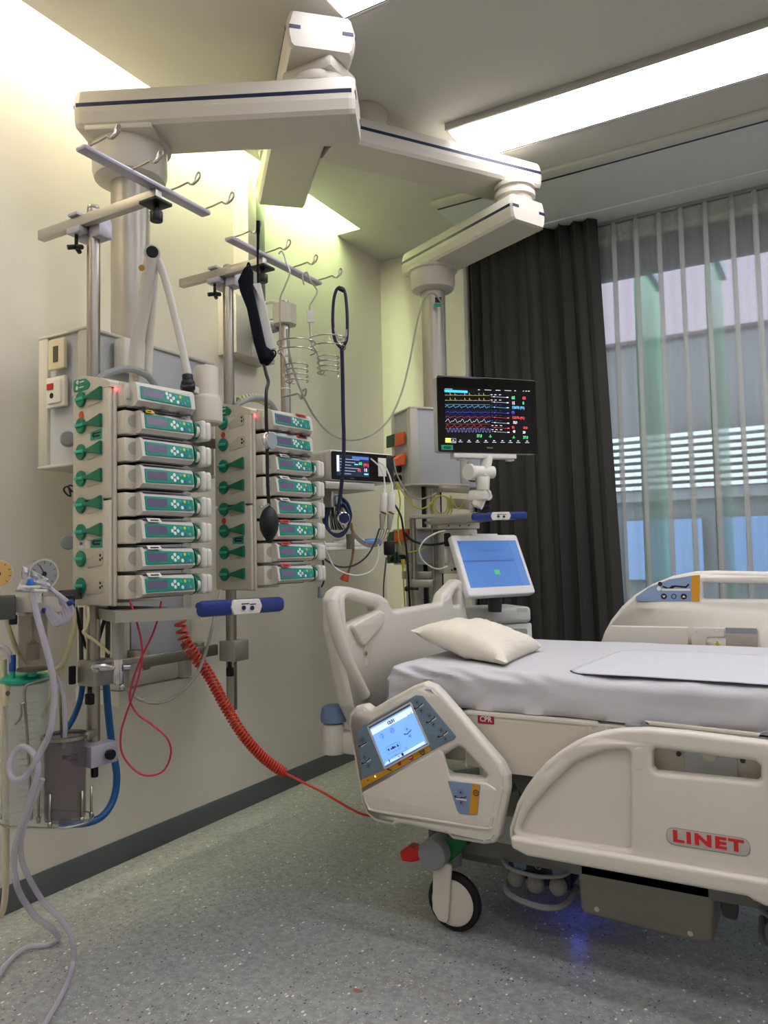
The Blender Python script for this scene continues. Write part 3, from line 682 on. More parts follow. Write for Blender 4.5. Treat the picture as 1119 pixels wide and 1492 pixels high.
# ================================================================ INFUSION PUMP RACKS
RZ = R(82)
RU = V((math.cos(RZ), math.sin(RZ), 0)); RB = V((-math.sin(RZ), math.cos(RZ), 0))     # along the front / into the back
PIT = .074; PSX = .87
def rack(lab, org, levers):
    t = thing('pump_rack', lab, 'pump rack', org)
    M = basis(org, RU, RB, Z3)
    m = MB(M).box((0, .155, .0), (.262, .19, .60), .004)
    m.box((0, .004, .0), (.014, .16, .285), .006).box((0, .004, .289), (.014, .16, .585), .006)
    m.box((.0, 0, .0), (.012, .03, .588), .005)
    build(m, 'housing', RACKW, t)
    sp = build(MB(M).box((-.012, .004, .002), (-.0005, .186, .285), .006).box((-.012, .004, .289), (-.0005, .186, .592), .006), 'side_panel', RACKW, t)
    # roof with sloped flank
    sec = [(.0, .590), (.0, .602), (.05, .622), (.13, .640), (.185, .636), (.19, .590)]
    build(MB(M).prism(sec, -.012, .262, basis((0, 0, 0), (0, 1, 0), (0, 0, 1), (1, 0, 0))), 'roof', RACKW, t)
    MSd = basis(org-RU*.0122, -RB, Z3, -RU)              # side face: u runs towards the front
    build(MB(MSd).plate([fillet([(-.178, .597), (-.105, .598), (-.092, .612), (-.115, .629), (-.178, .634)], .012)], .003, .0008, Mx.Translation((0, 0, .001))), 'emblem_plate', GREENK, t, 'green emblem plate')
    build(MB(MSd).disc(-.155, .624, .006, .0026).disc(-.158, .608, .006, .0026).rect(-.143, .621, -.122, .624, .0026).rect(-.146, .606, -.124, .609, .0026), 'emblem_mark', KEYW, t)
    build(MB(M).tube([(.02, .12, .625), (.05, .12, .652), (.10, .12, .675), (.145, .12, .682), (.19, .12, .672), (.215, .12, .648), (.232, .12, .615)], .0105, 10), 'carry_handle', GREYP, t, 'grey arched carry handle')
    fm = MB(M).box((.016, -.004, .592), (.262, .0, .606))
    build(fm.text('B BRAUN', .075, .599, .012, .0, 0, .0003, M=basis((0, -.0042, 0), (1, 0, 0), (0, 0, 1), (0, -1, 0))), 'top_strip', mat('strip_grey', 'bdb9ac', .5), t)
    build(MB(M).text('B BRAUN', 0, 0, .013, 0, 0, .0004, M=basis((.075, -.0048, .599), (1, 0, 0), (0, 0, 1), (0, -1, 0))), 'maker_lettering', mat('braun_ink', '3f6f6c', .5), t)
    build(MB(M).disc(.006, .585, .006, 0, M=basis((0, -.0005, 0), (1, 0, 0), (0, 0, 1), (0, -1, 0))), 'status_light', mat('status_red', 'ff4a50', .4, emit=1.5), t, 'small red status light')
    for i in range(8):
        z = .573-PIT*i
        # recess outline, round knob with a grip bar
        c = MSd @ V((-.136, z, 0))
        k = MB().cyl(c, c-RU*.008, .0225, n=28, bev=.003)
        kb = build(k, 'release_knob', GREENK, t, 'green round knob')
        build(MB(MSd).box((-.156, z-.0045, .0083), (-.116, z+.0045, .013), .002), 'knob_grip', KEYG, kb)
        rec = [(-.113, z-.004), (-.108, z-.026), (-.055, z-.020), (-.030, z-.018), (-.030, z+.020), (-.055, z+.020)]
        build(MB(MSd).plate([fillet(rec, .006)], .002, .0008, Mx.Translation((0, 0, .0008))), 'recess', mat('recess_cream', 'beb8a6', .5), t)
        if i in levers:
            lv = [(-.112, z-.004), (-.090, z-.005), (-.032, z-.017), (-.032, z+.022), (-.090, z+.008), (-.112, z+.006)]
            build(MB(MSd).plate([fillet(lv, .003)], .010, .003, Mx.Translation((0, 0, .006))), 'lever', GREENL, t, 'green lever')
        else:
            build(MB(MSd).disc(-.042, z-.004, .004, .002).disc(-.042, z+.008, .004, .002).disc(-.033, z, .003, .002), 'contact', INK, t)
    return t, M, MSd
def sticker(MSd, x0, y0, x1, y1, m, par, nm='sticker', txt=None, lab=None):
    o = build(MB(MSd).rect(x0, y0, x1, y1, .0004), nm, m, par, lab)
    if txt: txt(MSd, o)
    return o
def arrow_label(MSd, par, x, z):
    def marks(M_, o):
        m = MB(M_).poly([(x+.006, z+.014), (x+.018, z+.024), (x+.018, z+.004)], .0012).rect(x+.016, z+.016, x+.050, z+.020, .0012).rect(x+.016, z+.007, x+.046, z+.0125, .0012)
        build(m, 'label_mark', INK, o)
    sticker(MSd, x, z, x+.056, z+.028, STKG, par, 'device_label', marks, 'green device label')
OA = D(166, 884, 2.05); OB = D(372, 861, 2.55)
rkA, MA_, SA_ = rack('cream eight-slot pump rack on the left pole', OA, (0, 1, 2, 3, 4, 5))
rkB, MB_, SB_ = rack('cream eight-slot pump rack on the right pole, partly behind the hanging black bulb', OB, (2, 3, 4, 5, 6, 7))
build(MB(SA_).disc(-.139, .573-.044, .012, .0004), 'round_sticker', ORANGE, rkA, 'orange round sticker')
arrow_label(SA_, rkA, -.092, .573-PIT-.047); arrow_label(SA_, rkA, -.090, .573-PIT*5-.045)
sticker(SA_, -.15, .573-PIT*5-.046, -.125, .573-PIT*5-.024, STKW, rkA, lab='white paper sticker')
sticker(SA_, -.122, .573-PIT*5-.046, -.098, .573-PIT*5-.022, STKW, rkA, lab='white paper sticker')
build(MB(SA_).text('275', -.1375, .573-PIT*5-.033, .010, .0012, 0, .0003), 'sticker_number', INK, rkA)
build(MB(SB_).disc(-.139, .573-.040, .011, .0004), 'round_sticker', ORANGE, rkB, 'orange round sticker')
build(MB(SB_).disc(-.139, .573-PIT*4-.040, .011, .0004), 'round_sticker', ORANGE, rkB, 'orange round sticker')
arrow_label(SB_, rkB, -.095, .573-PIT*5-.046)

def lcdlines(M, o, x0, x1, z0, z1):
    m = MB(M)
    for k, (a, b) in enumerate(((.05, .5), (.05, .85), (.3, .75), (.05, .4), (.6, .95))):
        zz = z1-(z1-z0)*(.15+.18*k); m.rect(x0+(x1-x0)*a, zz-.0012, x0+(x1-x0)*b, zz, .0024, t=.0003)
    return build(m, 'display_text', LCDT, o)
def make_syringe_pump():
    t = thing('syringe_pump', None, 'infusion pump')
    build(MB().box((.05, -.012, -.034), (.255, .12, .030), .004), 'body', DKGREY, t)
    fl = MB().box((.0145, -.030, -.034), (.062, .10, .030), .004)
    f = build(fl, 'flank', RACKW, t)
    arc = [(.022+.0, -.012)]+[(.044-.022*math.cos(PI*k/14-PI/2+PI/2), 0) for k in range(0)]
    arc = [(.056, -.014), (.056, .018)]+[(.052-.024*math.sin(PI*k/12), .002+.018*math.cos(PI*k/12)) for k in range(13)]
    build(MB(planeY(-.0302)).poly([(.058, .020)]+[(.052-.026*math.sin(PI*k/12), .002+.018*math.cos(PI*k/12)) for k in range(13)]+[(.058, -.016)], .0006), 'grip_recess', mat('recess_grey_cream', 'a8a496', .5), f)
    sec = [(-.012, -.031), (-.046, -.030), (-.060, -.020), (-.0535, .020), (-.046, .027), (-.012, .027)]
    bz = MB().prism(sec, .060, .252, basis((0, 0, 0), (0, 1, 0), (0, 0, 1), (1, 0, 0)))
    bz.prism([(.0-.012, -.031), (-.048, -.031), (-.063, -.021), (-.056, .022), (-.047, .030), (-.012, .030)], .053, .064, basis((0, 0, 0), (0, 1, 0), (0, 0, 1), (1, 0, 0)))
    b = build(bz, 'front_frame', PLW2, t)
    w = V((0, -1, .1625)).normalized(); v = V((0, .1625, 1)).normalized(); FM = basis((.066, -.0603, -.018), (1, 0, 0), v, -w if w.dot(V((0, -1, 0))) < 0 else V((0, -v.z, v.y)))
    p = build(MB(FM).plate([fillet([(.0, .001), (.183, .003), (.181, .034), (.07, .0385), (.0, .0385)], .003)], .003, .0006, Mx.Translation((0, 0, .001))), 'keypad_panel', TEAL, b, 'teal keypad panel')
    d = build(MB(FM).rect(.006, .009, .080, .032, .0022, t=.0008), 'display', LCD, b)
    lcdlines(FM, d, .006, .080, .009, .032)
    k = MB(FM)
    for x, z in ((.098, .019), (.108, .027), (.108, .012), (.120, .019), (.136, .010)): k.disc(x, z, .0052, .0022, 0, 12, .0012)
    for x, z, mi in ((.131, .027, 1), (.147, .027, 2), (.163, .027, 1), (.150, .011, 3), (.166, .010, 4)): k.disc(x, z, .0046, .0022, mi, 12, .0012)
    build(k, 'key', [KEYW, KEYG, KEYY, KEYB, GREYP], p, 'round keys')
    build(MB().box((.062, -.048, .0315), (.25, -.006, .0345), .001), 'cover', GLASSY, t, 'clear cover')
    build(MB().box((.07, -.030, .027), (.245, -.012, .031), .001), 'syringe_bed', GREYP, t)
    dv = MB(basis((.258, -.03, -.002), (0, 1, 0), (0, 0, 1), (1, 0, 0)))
    a = [(.030*math.cos(2*PI*k_/20), .030*math.sin(2*PI*k_/20)) for k_ in range(20)]
    build(dv.prism(a, .0, .006).prism([(x*.8, y*.8) for x, y in a], -.006, .03), 'drive_seal', GREENL, t, 'dark green drive seal')
    dh = MB().box((.284, -.062, -.031), (.306, .012, .028), .010, seg=3).box((.306, -.058, -.030), (.330, .010, .026), .010, seg=3)
    build(dh, 'drive_head', PLW, t, 'white syringe drive head')
    build(MB().cyl((.260, -.034, -.003), (.286, -.034, -.003), .021, n=18, bev=.006), 'drive_grip', PLW, t)
    return t
def make_volumetric_pump():
    t = thing('volumetric_pump', None, 'infusion pump')
    build(MB().box((.030, -.014, -.036), (.252, .12, .032), .004), 'body', DKGREY, t)
    build(MB().box((.0145, -.030, -.032), (.045, .06, .028), .004).box((.020, -.034, -.014), (.034, -.030, .010), .002), 'flank', RACKW, t)
    sec = [(-.014, -.034), (-.050, -.033), (-.064, -.020), (-.058, .022), (-.050, .032), (-.014, .032)]
    b = build(MB().prism(sec, .036, .255, basis((0, 0, 0), (0, 1, 0), (0, 0, 1), (1, 0, 0))), 'front_frame', PLW2, t)
    v = V((0, .1425, 1)).normalized(); FM = basis((.048, -.0642, -.019), (1, 0, 0), v, V((0, -v.z, v.y)))
    p = build(MB(FM).plate([fillet([(.0, .005), (.19, .002), (.186, .034), (.0, .040)], .003)], .003, .0006, Mx.Translation((0, 0, .001))), 'keypad_panel', TEAL, b, 'teal keypad panel')
    d = build(MB(FM).rect(.006, .011, .082, .034, .0022, t=.0008), 'display', LCD, b)
    lcdlines(FM, d, .006, .082, .011, .034)
    k = MB(FM)
    for x, z in ((.095, .030), (.098, .019), (.108, .027), (.110, .012), (.120, .020), (.136, .011)): k.disc(x, z, .0052, .0022, 0, 12, .0012)
    for x, z, mi in ((.131, .027, 1), (.147, .027, 2), (.150, .011, 3), (.164, .011, 4), (.175, .019, 1)): k.disc(x, z, .0046, .0022, mi, 12, .0012)
    build(k, 'key', [KEYW, KEYG, KEYY, KEYB, GREYP], p, 'round keys')
    for a_, b_ in ((.06, .075), (.12, .15), (.19, .235)): build(MB().box((a_, -.066, -.041), (b_, -.05, -.0345), .001), 'door_latch', DKGREY, t)
    return t
protoS, protoV = make_syringe_pump(), make_volumetric_pump()
ORD = ['topmost', 'second', 'third', 'fourth', 'fifth', 'sixth', 'seventh', 'lowest']
tagm = {'w': (STKW, 'white name strip'), 'r': (STKR, 'red name strip'), 'y': (STKY, 'yellow name strip')}
used = {'S': False, 'V': False}
def place_pump(org, i, kind, strip, side):
    proto = protoS if kind == 'S' else protoV
    o = proto if not used[kind] else copy_tree(proto)
    used[kind] = True
    p = org+V((0, 0, .573-PIT*i-.003))
    WM[o.name] = basis(p, RU*PSX, RB, Z3)
    o['group'] = 'infusion pumps in the %s rack' % side
    o['category'] = 'infusion pump'
    kd = 'syringe pump with a white drive head' if kind == 'S' else 'volumetric pump without a drive head'
    o['label'] = '%s %s in the %s pump rack%s' % (ORD[i], kd, side, (', '+tagm[strip][1]) if strip else '')
    return o, p, strip
todo = []
for i, s in enumerate([None, 'y', None, None, None, 'w', 'w', 'w']): todo.append(place_pump(OA, i, 'V' if i == 0 else 'S', s, 'left'))
for i, s in enumerate(['r', 'r', 'w', 'w', 'w', 'r', 'r', 'r']): todo.append(place_pump(OB, i, 'V' if i < 2 else 'S', s, 'right'))
strip_mesh = {}
for o, p, s in todo:
    if s:
        m = MB(WM[o.name]); xx = (.075, .125) if s != 'y' else (.066, .10)
        if o.name.startswith('volumetric'): xx = (.17, .225)
        m.add([(xx[0], -.0615, .0245), (xx[1], -.0615, .0245), (xx[1], -.050, .0352), (xx[0], -.050, .0352)], [(0, 1, 2, 3)])
        st = build(m, 'name_strip', tagm[s][0], o)
        m2 = MB(WM[o.name]); a = xx[0]+.010; b_ = xx[1]-.010
        m2.add([(a, -.0595, .0275), (b_, -.0595, .0275), (b_, -.056, .0308), (a, -.056, .0308)], [(0, 1, 2, 3)])
        build(m2, 'strip_writing', INK, o)
for o, p, s in todo:
    o.location = p; o.rotation_euler = (0, 0, RZ); o.scale = (PSX, 1, 1)
# ================================================================ BED
bed = thing('hospital_bed', 'beige electric hospital bed with moulded side rails, head end towards the left wall', 'bed', (-.25, 2.5, 0))
YR = 1.975
PR = planeY(YR)                                   # outer face of the near side rails
def pr(pts, y=None, r=None):
    q = [H(x, z, 'y', YR if y is None else y) for x, z in pts]; return [(v.x, v.z) for v in q]
# --- head-side rail with the control panel
out = [(506, 1056), (508, 1040), (517, 1029), (530, 1026.5), (540, 1034), (562, 1021), (602, 999), (617, 994), (631, 999.5), (643, 1011), (730, 1112), (739, 1131), (739.5, 1152), (726, 1220), (719, 1230), (705, 1232), (658, 1224), (651, 1217), (581, 1201), (572, 1205), (545, 1198), (532, 1187), (525, 1168)]
hole = [(641, 1103), (666, 1088), (673, 1091), (709, 1130), (705, 1135), (655, 1130), (646, 1124)]
def rail_ring(m, o, i, t, b, M): return m.plate([fillet(pr(o), .008), fillet(pr(i), .006)], t, b, M)
inner = [(520, 1066), (524, 1058), (596, 1017), (606, 1010), (617, 1011), (667, 1073), (664, 1078), (640, 1090), (528, 1151), (524.5, 1147)]
low = [(529, 1157), (642, 1097), (652, 1126), (660, 1132), (712, 1140), (728, 1150), (716, 1198), (708, 1205), (545, 1178), (535, 1172)]
hr = MB().plate([fillet(pr(out), .012), fillet(pr(hole), .006)], .045, .014, PR @ Mx.Translation((0, 0, -.0225)), seg=4)
lipo = [(536, 1173), (546, 1180), (706, 1206), (717, 1199), (726, 1215), (720, 1231), (705, 1233.5), (657, 1225), (650, 1218), (581, 1202), (572, 1206), (545, 1199), (531, 1186)]
hr.tube([(x, YR-.0005, z) for x, z in pr([(532, 1163), (537, 1174), (547, 1180.5), (625, 1193.5), (706, 1206.5), (714, 1203), (718, 1190)])], .0050, 10)
hr.plate([fillet(pr([(527, 1155), (640, 1092), (646, 1097), (656, 1133), (710, 1141), (724, 1150), (716, 1200), (708, 1206), (545, 1180), (534, 1172)]), .008)], .012, .005, PR @ Mx.Translation((0, 0, -.002)), seg=3)
headrail = build(hr, 'head_side_rail', BEDW, bed)
PP = PR
def prp(pts, dz=0): 
    q = [H(x, z, 'y', YR-dz) for x, z in pts]; return [(v.x, v.z) for v in q]
cp = build(MB(PP).plate([fillet(prp([(521, 1067), (525, 1060), (596.5, 1018.5), (606, 1012.5), (616, 1013.5), (665, 1073), (662, 1077), (640, 1088), (529, 1148)]), .005)], .006, .0012), 'control_panel', BEDBLUE, headrail, 'blue-grey control panel')
def ZP(k=0): return .0034+k*.0008
def onp(x, y): return prp([(x, y)])[0]
def flat(pts, m, nm, par, k=0, lab=None): return build(MB(PP).poly(prp(pts), ZP(k)), nm, m, par, lab)
flat([(527.8, 1148), (525.8, 1136.5), (560, 1122), (625, 1086), (629, 1093)], BEDYEL, 'ochre_strip', cp, 0, 'ochre key strip')
# bezel and screen
bz = MB(PP)
for p, q in (((537, 1058.5), (599, 1023.5)), ((626, 1084), (562, 1119.5)), ((599, 1023.5), (626, 1084)), ((562, 1119.5), (537, 1058.5))): bz.bar((*onp(*p), .005), (*onp(*q), .005), .005, .004, .001)
build(bz, 'screen_bezel', BEDW2, cp)
build(MB(PP).bar((*onp(537, 1053.5), .006), (*onp(596, 1019.5), .006), .006, .006, .002), 'screen_hood', GLASSY, cp)
scr = flat([(540, 1061), (601, 1027), (624, 1082), (562, 1116)], mat('bed_screen', '6f9ff0', .3, emit=.34, ecol='6c9cf4'), 'touchscreen', cp, 1, 'lit blue touchscreen')
SCL = mat('bed_screen_light', 'c4d3f7', .3, emit=.34, ecol='c0d0f8')
flat([(541, 1063), (601, 1029), (605, 1037), (544, 1071)], SCL, 'screen_bar', scr, 2)
flat([(564, 1110), (619, 1079), (621, 1083), (561, 1115)], SCL, 'screen_bar', scr, 2)
a, b = onp(540, 1061), onp(601, 1027); tilt = math.atan2(b[1]-a[1], b[0]-a[0])
def Q(x, y, k=3): p = onp(x, y); return PP @ Mx.Translation((p[0], p[1], ZP(k))) @ Mx.Rotation(tilt, 4, 'Z')
build(MB(Q(571, 1051)).text('12:31', 0, 0, .0125, 0, 0, .0006), 'clock_digits', INK, scr)
SINK = mat('screen_ink', '25365e', .5)
def bedicon(m, s=1, back=True):
    """a little reclining bed figure with up and down arrows"""
    m.disc(-.016*s, -.001*s, .0028*s); m.line([(-.013*s, -.003*s), (-.004*s, -.005*s), (.002*s, -.001*s), (.010*s, -.001*s), (.015*s, .003*s)], .0026*s)
    m.poly([(-.0035*s, .009*s), (.0035*s, .009*s), (0, .015*s)]).poly([(-.0035*s, -.013*s), (0, -.019*s), (.0035*s, -.013*s)])
    m.ring(0, .0115*s, .0065*s, .0006*s, n=14).ring(0, -.0155*s, .0065*s, .0006*s, n=14)
    return m
ic = MB(Q(566, 1075)); ic.rect(-.02, -.0, .02, .0006, 0)
build(bedicon(MB(Q(596, 1066)), .8), 'screen_icon', SINK, scr)
m = MB(Q(574.5, 1089)); m.poly([(-.021, .004), (-.013, .004), (-.017, -.004)]).poly([(.013, -.003), (.021, -.003), (.017, .006)]).disc(0, .001, .004).disc(-.007, 0, .0025).disc(.007, 0, .0025)
m.line(fillet([(-.026, -.010), (.026, -.010), (.026, .010), (-.026, .010), (-.026, -.010)], .008), .0007); build(m, 'screen_icon', SINK, scr)
m = MB(Q(558, 1072)); m.ring(0, 0, .007, .0006).line([(0, -.006), (.002, 0), (0, .006)], .0014); build(m, 'screen_icon', SINK, scr)
m = MB(Q(572.5, 1063.5)); m.ring(0, 0, .0075, .0008).line([(-.006, -.005), (.006, .006)], .0009).ring(0, 0, .004, .0006); build(m, 'screen_icon', mat('screen_red', '8c3f74', .5), scr)
m = MB(Q(585, 1096)); m.line([(-.036, 0), (.030, 0)], .0007).line([(-.036, -.006), (.030, -.006)], .0007).ring(.024, .005, .002, .0006).ring(-.018, 0.001, .002, .0006); build(m, 'screen_icon', SINK, scr)
m = MB(Q(598, 1040)); m.line([(-.008, .0), (-.002, -.002), (.002, 0)], .0012).rect(.006, -.003, .0075, .004); build(m, 'screen_icon', SINK, scr)
m = MB(Q(570, 1108)); m.rect(-.004, -.003, -.001, .005).rect(.03, -.001, .036, .001).rect(.044, -.004, .051, .004); build(m, 'screen_icon', SINK, scr)
for x, y in ((611, 1028), (629, 1048), (646, 1069), (530, 1083), (534.5, 1108)):
    m = MB(Q(x, y, 1)); 
    if x == 530: m.ring(-.004, .010, .006, .0007).ring(.006, .010, .006, .0007).poly([(-.007, .010), (-.003, .013), (-.003, .007)]).poly([(.009, .010), (.005, .013), (.005, .007)]).disc(-.016, -.001, .0026).line([(-.013, -.002), (.015, -.002)], .0028)
    else: bedicon(m)
    build(m, 'key_symbol', INK, cp)
    build(MB(Q(x, y, 0.4)).line([(-.010, -.0055), (.016, -.003)], .003), 'key_symbol_bed', STKW, cp)
m = MB(Q(583, 1112, 1)); m.poly([(-.007, .004), (-.004, .007), (0, .004), (.004, .007), (.007, .004), (.005, -.003), (0, -.007), (-.005, -.003)]); build(m, 'heart_key', REDP, cp, 'red heart key')
build(MB(Q(600, 1103, 1)).disc(0, 0, .0078), 'stop_key', REDP, cp, 'red stop key')
build(MB(Q(600, 1103, 2)).rect(-.005, -.001, .005, .001), 'stop_mark', STKW, cp)
build(MB(Q(616, 1095, 1)).ring(0, 0, .0075, .0022).ring(0, 0, .003, .0016).rect(-.0007, 0, .0007, .004), 'power_key', INK, cp)
build(MB(Q(537, 1136.5, 1)).disc(0, 0, .002).disc(.028, .0, .002), 'lamp_dot', INK, cp)
build(MB(Q(547.5, 1131, 1)).disc(0, 0, .0022), 'lit_lamp', mat('lamp_lit', 'e8f04a', .4, emit=2), cp, 'lit yellow-green lamp')
build(MB(Q(567.5, 1120.5, 1)).line([(-.006, .004), (-.001, 0), (.003, -.003), (.007, -.006)], .003).disc(-.004, .007, .002), 'call_symbol', INK, cp)
# small key pad low on the rail
PQ = PR @ Mx.Translation((0, 0, .0042))
kp = build(MB(PQ).plate([fillet(prp([(653.5, 1137), (700, 1142), (701, 1146), (697, 1186), (692, 1187), (671, 1185), (667, 1180)]), .003)], .003, .0006), 'key_pad', BEDBLUE2, headrail, 'small light blue key pad')
build(MB(PQ).poly(prp([(689, 1141), (700, 1142.5), (697, 1186.5), (685, 1185)]), .002), 'ochre_strip', BEDYEL, kp, 'ochre strip')
def K(x, y): p = onp(x, y); return PQ @ Mx.Translation((p[0], p[1], .0024))
build(bedicon(MB(K(673, 1160)), 1.05), 'key_symbol', INK, kp); build(MB(K(673.5, 1163)).rect(-.016, -.0035, .017, .0005), 'key_symbol_bed', STKW, kp)
build(MB(K(695, 1154.5)).ring(0, 0, .0075, .0022).ring(0, 0, .003, .0016), 'power_key', INK, kp)
# --- foot-side rail
top = [(741, 1221), (741, 1208), (752, 1171), (764, 1149), (778, 1130), (795, 1111), (814, 1096), (834, 1083), (856, 1073), (878, 1067), (900, 1063.3), (941, 1062), (1000, 1067), (1119, 1083)]
bot = [(980, 1281), (976, 1284), (900, 1270), (766, 1244.5), (752, 1239)]
o2 = pr(top)[:-1]+[(.06, .652), (.14, .640), (.19, .60), (.21, .52), (.20, .36), (.19, .318), (.16, .303), (-.17, .293), (-.195, .298), (-.21, .309)]+pr(bot)
slot = pr([(950, 1096), (954, 1091), (1101, 1110), (1108, 1117), (1108.5, 1135), (1103, 1140), (955, 1125.5), (950, 1119)])
rec = pr([(752, 1214), (770, 1180), (800, 1146), (836, 1112), (880, 1094), (912, 1092), (918, 1098), (918, 1240)])
fr = MB().plate([fillet(o2, .010), fillet(slot, .008), fillet(rec, .016)], .040, .012, PR @ Mx.Translation((0, 0, -.020)), seg=4)
fr.plate([fillet(pr([(748, 1218), (766, 1180), (796, 1142), (834, 1108), (880, 1090), (916, 1088), (922, 1098), (922, 1243)]), .012)], .014, .003, PR @ Mx.Translation((0, 0, -.026)))
# lower lip standing proud along the bottom edge
fr.plate([fillet([(pr([(745, 1216)])[0][0], .356), (.19, .356), (.195, .33), (.17, .306), (-.17, .298), (-.205, .312), (pr([(770, 1242)])[0][0], .312), (pr([(748, 1236)])[0][0], .326)], .010)], .026, .010, PR @ Mx.Translation((0, 0, .003)), seg=3)
footrail = build(fr, 'foot_side_rail', BEDW, bed)
build(MB(PR).plate([fillet(pr([(924, 1089), (938, 1089), (938, 1121), (924, 1121)]), .012)], .002, .0008, Mx.Translation((0, 0, .0008))), 'release_cap', BEDW, footrail)
pl = pr([(971, 1206), (1091, 1226), (1091, 1245), (972, 1223)]); 
lx0, lx1, lz0, lz1 = -.378, -.196, .398, .438
pil = fillet([(lx0, lz0), (lx1, lz0), (lx1, lz1), (lx0, lz1)], .0199, 8)
lg = build(MB(PR).plate([pil], .0016, .0004, Mx.Translation((0, 0, .0009))), 'maker_badge', mat('badge_grey', 'bdb9b3', .4), footrail, 'pale oval maker badge')
build(MB(PR).text('LINET', (lx0+lx1)/2, (lz0+lz1)/2, .036, .0019, 0, .0018, sx=1.40, gap=1.22), 'badge_lettering', mat('badge_red', 'd8262b', .4), lg, 'red lettering')
build(MB(PR).line(pil+[pil[0]], .0007, .0020), 'badge_outline', INK, lg)
# mounting plate seen through the grip slot
build(MB().box((-.42, 2.035, .53), (-.14, 2.05, .64), .003), 'rail_mount', BEDW2, bed)
build(MB().box((-.34, 2.030, .54), (-.22, 2.0345, .625), .002), 'rail_hinge_plate', PANEL, bed)
build(MB().cyl((-.28, 2.024, .607), (-.28, 2.0295, .607), .018, n=18, bev=.003), 'hinge_boss', BEDW2, bed)
for x in (-.352, -.208): build(MB().cyl((x, 2.026, .60), (x, 2.0345, .60), .006, n=10), 'bolt', DKGREY, bed)
# --- far side rail (raised)
YF = 3.02
def pf(pts): return [(v.x, v.z) for v in (H(x, z, 'y', YF) for x, z in pts)]
o3 = pf([(874, 938), (880, 921), (890, 903), (905, 884), (925, 866), (950, 851), (980, 839), (1012, 832.5), (1040, 831.5), (1119, 836)])
o3 = o3[:-1]+[(.0, 1.012), (.14, 1.0), (.20, .96), (.22, .86), (.20, .66), (-.80, .66)]
s3 = fillet(pf([(1024, 849), (1119, 853), (1119, 872), (1024, 872)])[:1]+[(.08, pf([(1119, 853)])[0][1]), (.08, pf([(1119, 873)])[0][1])]+pf([(1024, 873)]), .006)
PF = planeY(YF)
far = build(MB().plate([fillet(o3, .012), s3], .045, .014, PF @ Mx.Translation((0, 0, -.0225)), seg=3), 'far_side_rail', BEDW, bed)
fp = build(MB(PF).plate([fillet(pf([(926, 870), (945, 856), (975, 844), (1008, 838.5), (1019, 837.5), (1020, 839), (1019, 876), (930, 876)]), .004)], .003, .0008, Mx.Translation((0, 0, .001))), 'rail_key_panel', BEDBLUE2, far, 'light blue key panel')
build(MB(PF).poly(pf([(1007.5, 838.5), (1020, 837.5), (1019.5, 876), (1007.5, 876)]), .003), 'ochre_strip', BEDYEL, fp, 'ochre strip')
def F(x, y): p = pf([(x, y)])[0]; return PF @ Mx.Translation((p[0], p[1], .0030))
build(MB(F(985, 857)).disc(-.055, .016, .008).line([(-.045, .006), (-.025, -.002), (-.010, .008)], .006).line([(-.020, -.006), (-.004, .008), (.035, .004), (.045, .014)], .006), 'key_symbol', INK, fp)
build(MB(F(985, 860)).disc(-.060, .006, .008).rect(-.05, -.002, .05, .006), 'key_symbol_bed', STKW, fp)
m = MB(F(982, 869)); 
for k in (-1, 0, 1): m.disc(k*.035, 0, .011) if k else m.ring(0, 0, .008, .003)
build(m, 'arrow_key', INK, fp)
build(MB(F(982, 869)).poly([(-.041, .003), (-.035, -.005), (-.029, .003)], .0008).poly([(.029, -.003), (.041, -.003), (.035, .005)], .0008), 'arrow_mark', STKW, fp)
build(MB(PF).plate([fillet(pf([(878, 938), (889, 911), (1003, 913), (1003, 950), (878, 950)]), .008)], .012, .004, Mx.Translation((0, 0, .002))), 'lower_panel', BEDW, far)
build(MB(PF).plate([fillet(pf([(1008, 914), (1056, 915), (1056, 928), (1030, 928), (1027, 950), (1008, 950)]), .004)], .008, .002, Mx.Translation((0, 0, .001))), 'hinge_cover', BEDW, far)
for x, y in ((1014, 919), (1043, 920)): 
    p = pf([(x, y)])[0]; build(MB(PF).disc(p[0], p[1], .006, .0052), 'hinge_screw', CHROME, far)
build(MB(PF).plate([fillet(pf([(1058, 915), (1104, 917), (1104, 949), (1058, 948)]), .003)], .016, .003, Mx.Translation((0, 0, .006))), 'hinge_plate', ALU, far)
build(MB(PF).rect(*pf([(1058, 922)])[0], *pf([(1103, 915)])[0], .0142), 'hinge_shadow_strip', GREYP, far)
a, b, c = pf([(1039, 944), (1052, 944), (1045, 933)]); build(MB(PF).poly([a, b, c], .003), 'warning_triangle', STKY, far, 'yellow warning triangle')
build(MB(F(1045, 941)).line([(-.004, -.003), (.002, .002), (.007, -.003)], .004, .0006), 'warning_mark', INK, far)
# --- headboard
XH = -1.33; PH = planeX(XH)
def ph(pts): return [(v.y, v.z) for v in (H(x, z, 'x', XH) for x, z in pts)]
oh = ph([(512, 1030), (489, 920), (488, 873), (493, 861), (503, 854), (514, 855), (557, 866), (567, 873), (574, 887), (580, 889), (645, 878), (648, 865), (668, 844), (675, 845), (679, 871), (686, 930)])+[(3.03, .50), (2.16, .50)]
h1 = fillet(ph([(505, 874), (509, 872), (551, 884), (553, 889), (532, 901), (509, 911), (507, 908)]), .010)
h2 = fillet(ph([(661, 870), (666, 861), (669, 861), (671, 882), (662, 882)]), .006)
hb = build(MB().plate([fillet(oh, .016), h1, h2], .055, .018, PH @ Mx.Translation((0, 0, -.0275)), seg=4), 'headboard', BEDW, bed)
build(MB(PH).plate([fillet(ph([(508, 911), (549, 890), (556, 893), (555, 909), (527, 941), (522, 938)]), .010)], .020, .007, Mx.Translation((0, 0, .006)), seg=3), 'release_flap', BEDW, hb)
